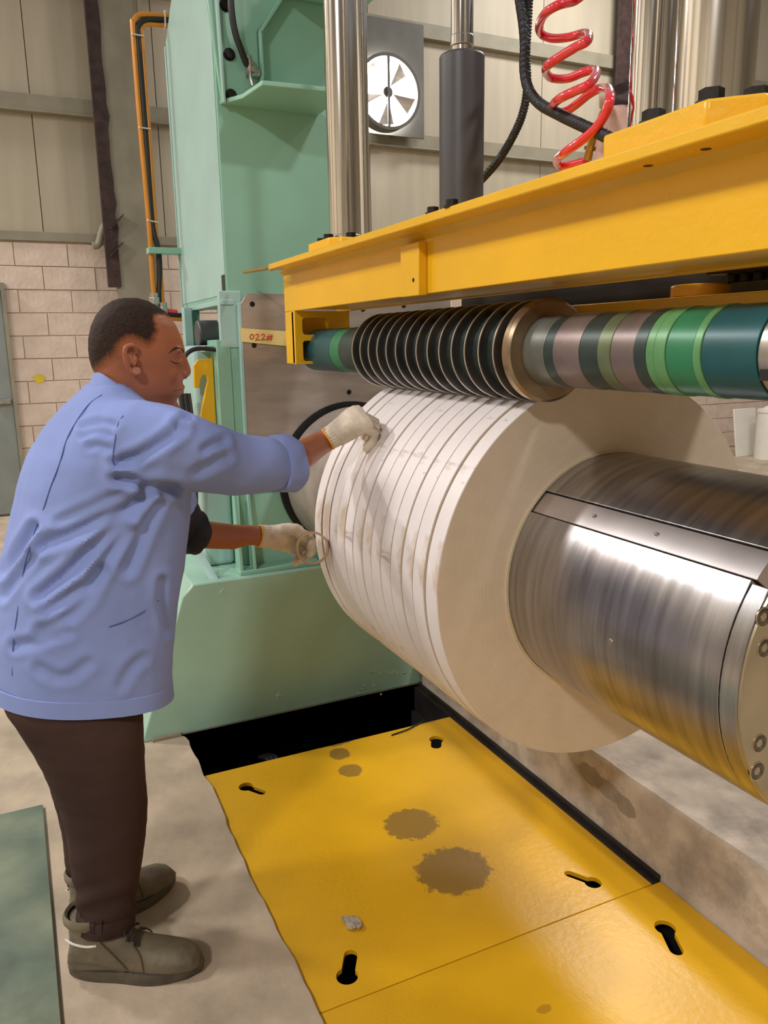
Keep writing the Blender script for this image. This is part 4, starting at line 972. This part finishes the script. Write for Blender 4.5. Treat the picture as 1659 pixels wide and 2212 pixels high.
# ---------------------------------------------------------------- boots
def boot(heel, toe, x_lat, name_lab, height=.150):
    """ankle work boot from heel to toe on the floor"""
    h = Vector((heel[0], heel[1], 0)); t = Vector((toe[0], toe[1], 0)); d = (t-h).normalized(); s = Vector((d.y, -d.x, 0)); L_ = (t-h).length
    up_ = Vector((0, 0, 1)); P = lambda f, z, w=0: h+d*(L_*f)+up_*z+s*w
    b = thing('work_boot', name_lab, 'boot', h+d*L_*.5, group='worker\'s boots') if False else None
    sole = MB(); out = []
    for k in range(40):
        a = 2*pi*k/40; f = .5-.5*cos(a); w = (.043*(sin(pi*min(1, max(0, f)))**.42))*(1+.22*math.exp(-((f-.70)/.22)**2)-.10*math.exp(-((f-.38)/.14)**2))
        out.append((f, w if a < pi else -w))
    ring = lambda z, sc: [P(.5+(f-.5)*sc, z+(.006 if f > .93 else 0), w*sc) for f, w in out]
    sole.loft([ring(0.0, .97), ring(.004, 1.0), ring(.024, 1.015), ring(.030, .99)])
    bo = put('boot', sole, 'boot_sole', worker, label=name_lab)
    U = MB(); sx_ = []
    prof = [(.025, .075, .030), (.06, .120, .036), (.14, .150, .039), (.24, .155, .040), (.34, .150, .039), (.42, .126, .039), (.52, .104, .042), (.62, .090, .046), (.74, .080, .0475), (.86, .072, .044), (.94, .060, .034), (.985, .042, .018)]
    for f, z, w in prof:
        r = []
        for k in range(24):
            a = 2*pi*k/24; zz = .022+(z-.022)*(.5+.5*sin(a)); ww = w*cos(a)
            if sin(a) < -.2: ww = w*(1 if cos(a) > 0 else -1)*min(1, abs(cos(a))*1.6)
            r.append(P(f, zz, ww))
        sx_.append(r)
    U.loft(sx_)
    sh_ = []
    for z, f0, f1, w in ((.06, .02, .50, .040), (.11, .03, .44, .041), (.145, .035, .40, .042), (.165, .03, .385, .043)):
        c = P((f0+f1)/2, z); sh_.append(sec(c, d*(L_*(f1-f0)/2), s*w, 24, 2.2))
    U.loft(sh_)
    up2 = fuse(U, .0045, 4)
    put('upper', up2, 'boot', bo)
    col = MB().loft([sec(P(.205, z), d*(L_*.185*e), s*(.0480*e), 28, 2.2) for z, e in ((.150, 1.0), (.158, 1.08), (.170, 1.09), (.178, 1.0), (.172, .90))], caps=False)
    put('padded_collar', col, 'boot', bo)
    ls = MB()
    for k in range(4):
        f = .40+.045*k; z = .150-.014*k
        ls.tube(spl([P(f-.01, z-.012, .030), P(f, z, .012), P(f+.01, z, -.012), P(f+.02, z-.012, -.030)], 4), .0032, 6)
        ls.tube(spl([P(f-.01, z-.012, -.030), P(f, z+.001, -.012), P(f+.01, z+.001, .012), P(f+.02, z-.012, .030)], 4), .0032, 6)
    put('laces', ls, 'lace', bo)
    for sg in (-1, 1):
        q = [P(.035, .118, sg*.029), P(.10, .112, sg*.0385), P(.19, .106, sg*.0405), P(.27, .108, sg*.0405)]
        put('reflective_piping', MB().tube(spl(q, 5), .0030, 8), 'reflective', bo)
    st_ = MB()
    for sg in (-1, 1):
        st_.tube(spl([P(.30, .120, sg*.0435), P(.40, .080, sg*.045), P(.48, .045, sg*.0465)], 5), .0018, 6)
        st_.tube(spl([P(.52, .100, sg*.030), P(.58, .078, sg*.044), P(.60, .040, sg*.049)], 5), .0018, 6)
        st_.tube(spl([P(.04, .060, sg*.036), P(.20, .058, sg*.043), P(.46, .042, sg*.0465)], 5), .0018, 6)
    put('stitching', st_, 'boot_sole', bo)
    return bo
h1, t1_ = at(152, 2100, 2, .0), at(441, 2096, 2, .0)
boot((h1.x, h1.y), (t1_.x, t1_.y), 0, 'dusty brown-black work boot on the right foot, beside the steel sheet')
h2, t2 = at(137, 2030, 2, .0), at(372, 1905, 2, .0)
boot((h2.x, h2.y+.02), (t2.x, t2.y+.008), 0, 'dusty brown-black work boot on the left foot, turned outwards')

# ---------------------------------------------------------------- head and arms: one skin
B = MB(); hr_ = [  # v, u_back, u_front, half width, front squareness
    (647, 258, 300, .028), (653, 242, 318, .046), (664, 224, 339, .061), (682, 209, 363, .0715), (704, 199, 380, .0765), (732, 193, 392, .0785), (758, 193, 399, .078), (772, 195, 394.5, .0765), (786, 198, 393, .075), (802, 203, 394, .072),
    (820, 209, 393.5, .069), (832, 212, 393.5, .066), (842, 215, 392.5, .063), (851, 219, 391, .060), (859, 226, 383, .056), (868, 236, 381.5, .052), (880, 256, 382, .044), (890, 282, 376, .034), (898, 312, 360, .022)]
secs = []
for v, ub, uf, hw in hr_:
    b_, f_ = Pm(ub, v), Pm(uf, v); L_ = (f_-b_).length; d = (f_-b_).normalized(); r = []
    for k in range(40):
        a = 2*pi*k/40; ca, sa = cos(a), sin(a)
        x_ = .5+.5*(abs(ca)**.92)*(1 if ca >= 0 else -1); w = hw*(abs(sa)**.86)*(1 if sa >= 0 else -1)
        if ca > .2: w *= 1-.14*(ca-.2)
        r.append(b_+d*(L_*x_)+Vector((w, 0, 0)))
    secs.append(r)
B.loft(secs)
# neck
limb(B, [(Pm(268, 812), .058), (Pm(258, 850), .062), (Pm(246, 905), .068), (Pm(240, 960), .075)])
# brow, nose, cheek, lips, chin
B.ball(Pm(381, 757, PX+.028), (.030, .014, .011), 10); B.ball(Pm(381, 757, PX-.028), (.030, .014, .011), 10)
ns = []
for u_, v_, w_, h_ in ((396, 764, .008, .010), (399.5, 778, .0095, .012), (403, 792, .012, .014), (405.5, 803, .0155, .014), (405, 811, .0175, .011), (401, 817, .013, .007)):
    ns.append(sec(Pm(u_-5, v_), Vector((w_, 0, 0)), Vector((0, h_, 0)), 16, 2.0))
B.loft(ns)
for sg in (1, -1):
    B.ball(Pm(397, 811, PX+.013*sg), (.0085, .010, .0078), 8)          # nostril wings
    B.ball(Pm(358, 808, PX+.040*sg), (.019, .030, .028), 10)           # cheeks
    B.ball(Pm(388, 783, PX+.031*sg), (.015, .009, .010), 10)           # eyelids
B.ball(Pm(389.5, 836), (.021, .011, .0064), 8); B.ball(Pm(388, 847), (.019, .011, .0064), 8); B.ball(Pm(374, 880), (.020, .015, .014), 8)
wR = at(738, 931, 0, -1.97); kR = at(792, 899, 0, -1.955)
wL = at(588, 1160, 0, -2.17); kL = at(662, 1166, 0, -2.175)
dR = (kR-wR).normalized(); dL = (kL-wL).normalized()
# forearms run on under the gloves, trunk hidden by the clothes
limb(B, [(Pm(590, 1003, -1.855), .043), (Pm(645, 987, -1.90), .040), (wR-dR*.065, .032), (wR-dR*.01, .028)])
limb(B, [(Pm(395, 1128, -2.15), .044), (Pm(440, 1155, -2.165), .040), (Pm(505, 1160, -2.17), .036), (wL-dL*.075, .0295), (wL-dL*.015, .027)])
limb(B, [(Pm(246, 905), .065), (Pm(240, 1000), .12), (Pm(200, 1150), .125), (Pm(165, 1300), .12), (Pm(160, 1430), .12)])
limb(B, [(Pm(240, 940), .07), (Pm(300, 950, -1.80), .055), (Pm(430, 985, -1.79), .048), (Pm(510, 1003, -1.815), .044), (Pm(600, 1003, -1.86), .042)])
limb(B, [(Pm(245, 940), .07), (Pm(300, 935, -2.05), .055), (Pm(350, 1010, -2.11), .046), (Pm(395, 1128, -2.15), .044)])
for x_, rows_, foot in ((-1.815, nearleg, (200, 2060, -1.83)), (-2.01, farleg, (190, 1985, -2.00))):
    q = [(Pm(165, 1430), .10)]+[(Pm((ub+uf)/2, v, x_), max(.035, hw*.72)) for v, ub, uf, hw in rows_[1:]]
    limb(B, q)
hd = fuse(B, .0038, 5)
bo_ = put('body', hd, 'skin', worker, label='brown skin of head, neck and forearms')
# eyes, brows, ear
for sg in (1, -1):
    e = Pm(383, 782, PX+.0315*sg)
    ey = put('eye', MB().ball(e+Vector((0, .0018, 0)), .0088, 10), 'eye_white', bo_); put('iris', MB().ball(e+Vector((.001*sg, .0075, -.002)), .0042, 8), 'iris', ey)
    ex = PX+.0755*sg; K_ = .0059/5.925
    EA = lambda a, b, dx=0: at(180+a/5.925, 620+b/5.925, 0, PX+.078)*1.0
    def E_(a, b, dx): p = at(180+a/5.925, 620+b/5.925, 0, PX+.076); return Vector((PX+(.076+dx)*sg, p.y, p.z))
    er = MB()
    er.tube(spl([E_(665, 850, .004), E_(640, 770, .012), E_(590, 745, .018), E_(530, 770, .021), E_(512, 840, .021), E_(530, 950, .019), E_(570, 1040, .015), E_(630, 1105, .012), E_(690, 1105, .010), E_(712, 1070, .006)], 5), [.0045]*1+[.0062]*43+[.0072]*2 if False else .0058, 10)
    er.loft([[E_(x_, y_, dx) for x_, y_ in ((530, 770), (600, 755), (650, 800), (655, 900), (640, 990), (690, 1080), (630, 1095), (560, 1010), (530, 930), (518, 840))] for dx in (-.012, .010)])
    er.tube(spl([E_(575, 860, .013), E_(600, 930, .014), E_(620, 970, .014), E_(655, 1000, .012)], 5), .0045, 8)
    er.ball(E_(672, 1075, .008), (.006, .011, .010), 8); er.ball(E_(660, 930, .008), (.005, .005, .008), 8)
    ee = fuse(er, .0021, 3); put('ear', ee, 'skin', bo_)
cand2 = [(proj(p), p, n_) for p, n_ in zip(hd.v, hd.n) if p.z > 1.34 and p.y < .45 and p.x > PX-.004 and n_.dot(CAM-p) > -.05]
def fsurf(u, v): 
    q = min(cand2, key=lambda c: (c[0][0]-u)**2+(c[0][1]-v)**2); return q[1]
def facial(name, px, rad, mt, lift):
    P_ = [fsurf(*q) for q in px]
    for sg in (1, -1):
        W_ = [Vector((PX+(p.x-PX)*sg, p.y, p.z))+Vector((lift*sg*.8, lift*.5, 0)) for p in P_]
        sp_ = spl(W_, 4); n_ = len(sp_)
        put(name, MB().tube(sp_, [rad*(.45+.55*sin(pi*(k+.6)/(n_+.2))) for k in range(n_)], 8), mt, bo_)
facial('eyebrow', ((364, 763), (373, 757), (384, 753), (393, 756), (397, 760)), .0030, 'brow_hair', -.0014)
facial('eyelashes', ((368, 779), (376, 783.5), (385, 785), (392, 781)), .0015, 'brow_hair', -.0006)
facial('mouth_line', ((374, 846), (382, 843.5), (389, 841.5), (394, 841)), .0016, 'lip', -.0006)
for sg in (1, -1):
    put('nostril', MB().ball(Pm(399.5, 817, PX+.0075*sg)+Vector((0, 0, .0005)), (.0035, .0045, .0022), 8), 'iris', bo_)
# lips tint
# hair: shell lifted off the scalp
POLY = [(150, 600), (420, 600), (400, 700), (392, 702), (372, 690), (352, 684), (336, 684), (341, 700), (346, 716), (340, 738), (324, 760), (308, 752), (296, 744), (280, 740), (266, 750), (261, 776), (244, 786), (226, 798), (212, 814), (150, 820)]
def inside(u, v):
    c = False; j = len(POLY)-1
    for i in range(len(POLY)):
        (a, b), (x_, y_) = POLY[i], POLY[j]
        if (b > v) != (y_ > v) and u < (x_-a)*(v-b)/(y_-b)+a: c = not c
        j = i
    return c
hm = MB(); idx = {}; keep = set()
for i, p in enumerate(hd.v):
    if p.z > 1.30 and p.y < .45:
        q = Vector((PX+abs(p.x-PX), p.y, p.z)); u, v, _ = proj(q)
        if abs(p.x-PX) < .05 and v < 700: u, v, _ = proj(Vector((PX+.02, p.y, p.z)))
        if inside(u, v): keep.add(i)
for f in hd.f:
    if all(i in keep for i in f):
        for i in f:
            if i not in idx: idx[i] = len(hm.v); hm.v.append(hd.v[i].copy())
        hm.f.append([idx[i] for i in f]); hm.sm.append(True)
# close the rim down to the scalp
ec = {}
for f in hm.f:
    for a, b in zip(f, f[1:]+f[:1]): k = (min(a, b), max(a, b)); ec[k] = ec.get(k, 0)+1
inv = {v: k for k, v in idx.items()}
low = {}
for (a, b), n_ in ec.items():
    if n_ == 1:
        for i in (a, b):
            if i not in low: low[i] = len(hm.v); hm.v.append(hd.v[inv[i]]-hd.n[inv[i]]*.001)
        hm.f.append([a, b, low[b], low[a]]); hm.sm.append(True)
hv0 = list(hm.v)
ho = put('hair', hm, 'hair', bo_, label='short cropped black hair')
lev = {i: 0 for i in low}; fr_ = list(low); nb2 = [set() for _ in hm.v]
for f in hm.f:
    for a, b in zip(f, f[1:]+f[:1]): nb2[a].add(b); nb2[b].add(a)
for i in low.values(): lev[i] = 0
while fr_:
    nx = []
    for i in fr_:
        for j in nb2[i]:
            if j not in lev: lev[j] = lev[i]+1; nx.append(j)
    fr_ = nx
for i in range(len(hv0)):
    if i in inv: ho.data.vertices[i].co += hd.n[inv[i]]*(.0004+.0020*min(1, lev.get(i, 0)/7)*(1+.4*noise.noise(hv0[i]*160)))
at_ = ho.data.attributes.new('fade', 'FLOAT', 'POINT')
for i, p in enumerate(hm.v):
    side = min(1, max(0, (p.z-1.50)/.07)); at_.data[i].value = min(1, lev.get(i, 0)*.0038/(.030-.022*side))
mh = MATS['hair'] = bpy.data.materials['hair']; N = mh.node_tree.nodes; L = mh.node_tree.links; b_ = N['Principled BSDF']; src = b_.inputs['Base Color'].links[0].from_socket
an = N.new('ShaderNodeAttribute'); an.attribute_name = 'fade'; nz = N.new('ShaderNodeTexNoise'); nz.inputs['Scale'].default_value = 700; nz.inputs['Detail'].default_value = 2
tc_ = N.new('ShaderNodeTexCoord'); L.new(tc_.outputs['Object'], nz.inputs['Vector'])
ma = N.new('ShaderNodeMath'); ma.operation = 'MULTIPLY_ADD'; ma.inputs[1].default_value = 1.3; ma.inputs[2].default_value = .38; L.new(nz.outputs['Fac'], ma.inputs[0])
ad_ = N.new('ShaderNodeMath'); ad_.operation = 'MULTIPLY'; ad_.use_clamp = True; L.new(an.outputs['Fac'], ad_.inputs[0]); L.new(ma.outputs[0], ad_.inputs[1])
mx_ = N.new('ShaderNodeMixRGB'); mx_.inputs['Color1'].default_value = lin('#a3623f'); L.new(ad_.outputs[0], mx_.inputs['Fac']); L.new(src, mx_.inputs['Color2']); L.new(mx_.outputs[0], b_.inputs['Base Color'])

# ---------------------------------------------------------------- gloved hands
def hand(wrist, dirn, back, side, curl, L_=.095, thumb_in=.5, spread=.0195, splay=.02, g=1.25):
    """glove: wrist point, direction to knuckles, back-of-hand normal, thumb side; curl = three joint angles per finger"""
    d = Vector(dirn).normalized(); nb = Vector(back); nb = (nb-d*nb.dot(d)).normalized(); s = d.cross(nb); s = s if s.dot(Vector(side)) > 0 else -s
    W = Vector(wrist); M = MB(); P = lambda f, u_, w: W+(d*f+nb*u_+s*w)*g
    M.loft([sec(P(f, u_, 0), s*w*g, nb*h_*g, 20, 2.5) for f, u_, w, h_ in ((-.018, 0, .029, .025), (-.005, 0, .031, .026), (L_*.25, .002, .036, .026), (L_*.55, .004, .042, .025), (L_*.85, .004, .043, .023), (L_+.004, .002, .040, .017))])
    ln = ((.040, .026, .022), (.045, .030, .023), (.041, .028, .023), (.034, .021, .020))
    for k in range(4):
        off = (1.5-k)*spread; p = P(L_-.006-.006*abs(k-1.2), .004-.003*abs(k-1.3), off); ang = 0; pts = [(P(L_-.03, .002, off*.9), .0125*g), (p, .0125*g)]
        for j in range(3):
            ang += curl[k][j]; v_ = d*cos(ang)-nb*sin(ang)+s*(splay*(1.5-k)); p = p+v_.normalized()*ln[k][j]*g; pts.append((p, (.0118, .0112, .0098)[j]*g))
        limb(M, pts, 14)
    # thumb leaves the side of the palm near its base
    z_ = L_/.088; p = P(.025*z_, -.004, .030); q = P(.055*z_, -.014-.01*thumb_in, .048-.012*thumb_in); r = P(.080*z_, -.022-.02*thumb_in, .046-.035*thumb_in); t = P(.096*z_, -.024-.022*thumb_in, .038-.05*thumb_in)
    limb(M, [(p, .0175*g), (q, .0145*g), (r, .0125*g), (t, .0105*g)], 14)
    return M, P, d, nb, s
def glove(lab, W, d, nb, s, curl, cf=1.0, **kw):
    M, P, d, nb, s = hand(W, d, nb, s, curl, **kw)
    g = fuse(M, .0030, 2)
    for i, (p, n_) in enumerate(zip(g.v, g.n)): g.v[i] = p+n_*(.0007*noise.noise(p*90))
    go = put('glove', g, 'glove', worker, label=lab)
    # ribbed cuff and coloured hem
    rb_ = []
    for t in range(9):
        f = -.036+t*.0045; rb_.append([P(f, 0, 0)+(s*cos(a)*(.0345-.002*t/8)+nb*sin(a)*(.0300-.0015*t/8))*cf*(.93+.10*sin(pi*t/8*.9))*(1+.020*sin(a*22)) for a in [2*pi*k/132 for k in range(132)]])
    put('ribbed_cuff', MB().loft(rb_, caps=False), 'glove', go)
    hm_ = [P(-.036, 0, 0)+(s*cos(a)*.0350+nb*sin(a)*.0305)*cf*.93 for a in [2*pi*k/40 for k in range(41)]]
    put('cuff_hem', MB().tube(hm_, .0026, 8), 'glove_hem', go)
    return P, d, nb, s
cR = ((.95, 1.0, .5), (1.0, 1.05, .55), (1.05, 1.1, .6), (1.1, 1.1, .6))
glove('dirty cream cotton glove pressing tape on the slit strips', wR, kR-wR, Vector((.30, -.68, .66)), Vector((-1, -.2, .1)), cR, L_=.062, thumb_in=1.1, g=1.2, cf=1.0)
cL = ((.7, .9, .5), (.75, .95, .5), (.8, 1.0, .5), (.85, 1.0, .5))
glove('dirty cream cotton glove holding a roll of tape', wL, kL-wL, Vector((-.80, -.1, .45)), Vector((.45, 0, .85)), cL, L_=.072, thumb_in=.4, g=1.12, cf=1.0)
# roll of tape in the left hand
rc = at(675, 1184, 0, -2.095); ax_ = (CAM-rc).normalized()+Vector((0, -.18, .10)); ax_.normalize(); e1 = ax_.orthogonal().normalized(); e2 = ax_.cross(e1)
R2 = lambda r, o_: [rc+ax_*o_+(e1*cos(2*pi*k/48)+e2*sin(2*pi*k/48))*r for k in range(48)]
tr_ = thing('tape_roll', 'narrow ring of tan adhesive tape held in the worker\'s lower glove', 'tape roll', rc-Vector((0, 0, .046)))
put('tape_ring', MB().loft([R2(.0480, -.009), R2(.0480, .009), R2(.0432, .009), R2(.0432, -.009), R2(.0480, -.009)], caps=False), 'tape_tan', tr_)
put('paper_core', MB().loft([R2(.0432, -.0092), R2(.0432, .0092), R2(.0416, .0092), R2(.0416, -.0092), R2(.0432, -.0092)], caps=False), 'tape_yellow', tr_)
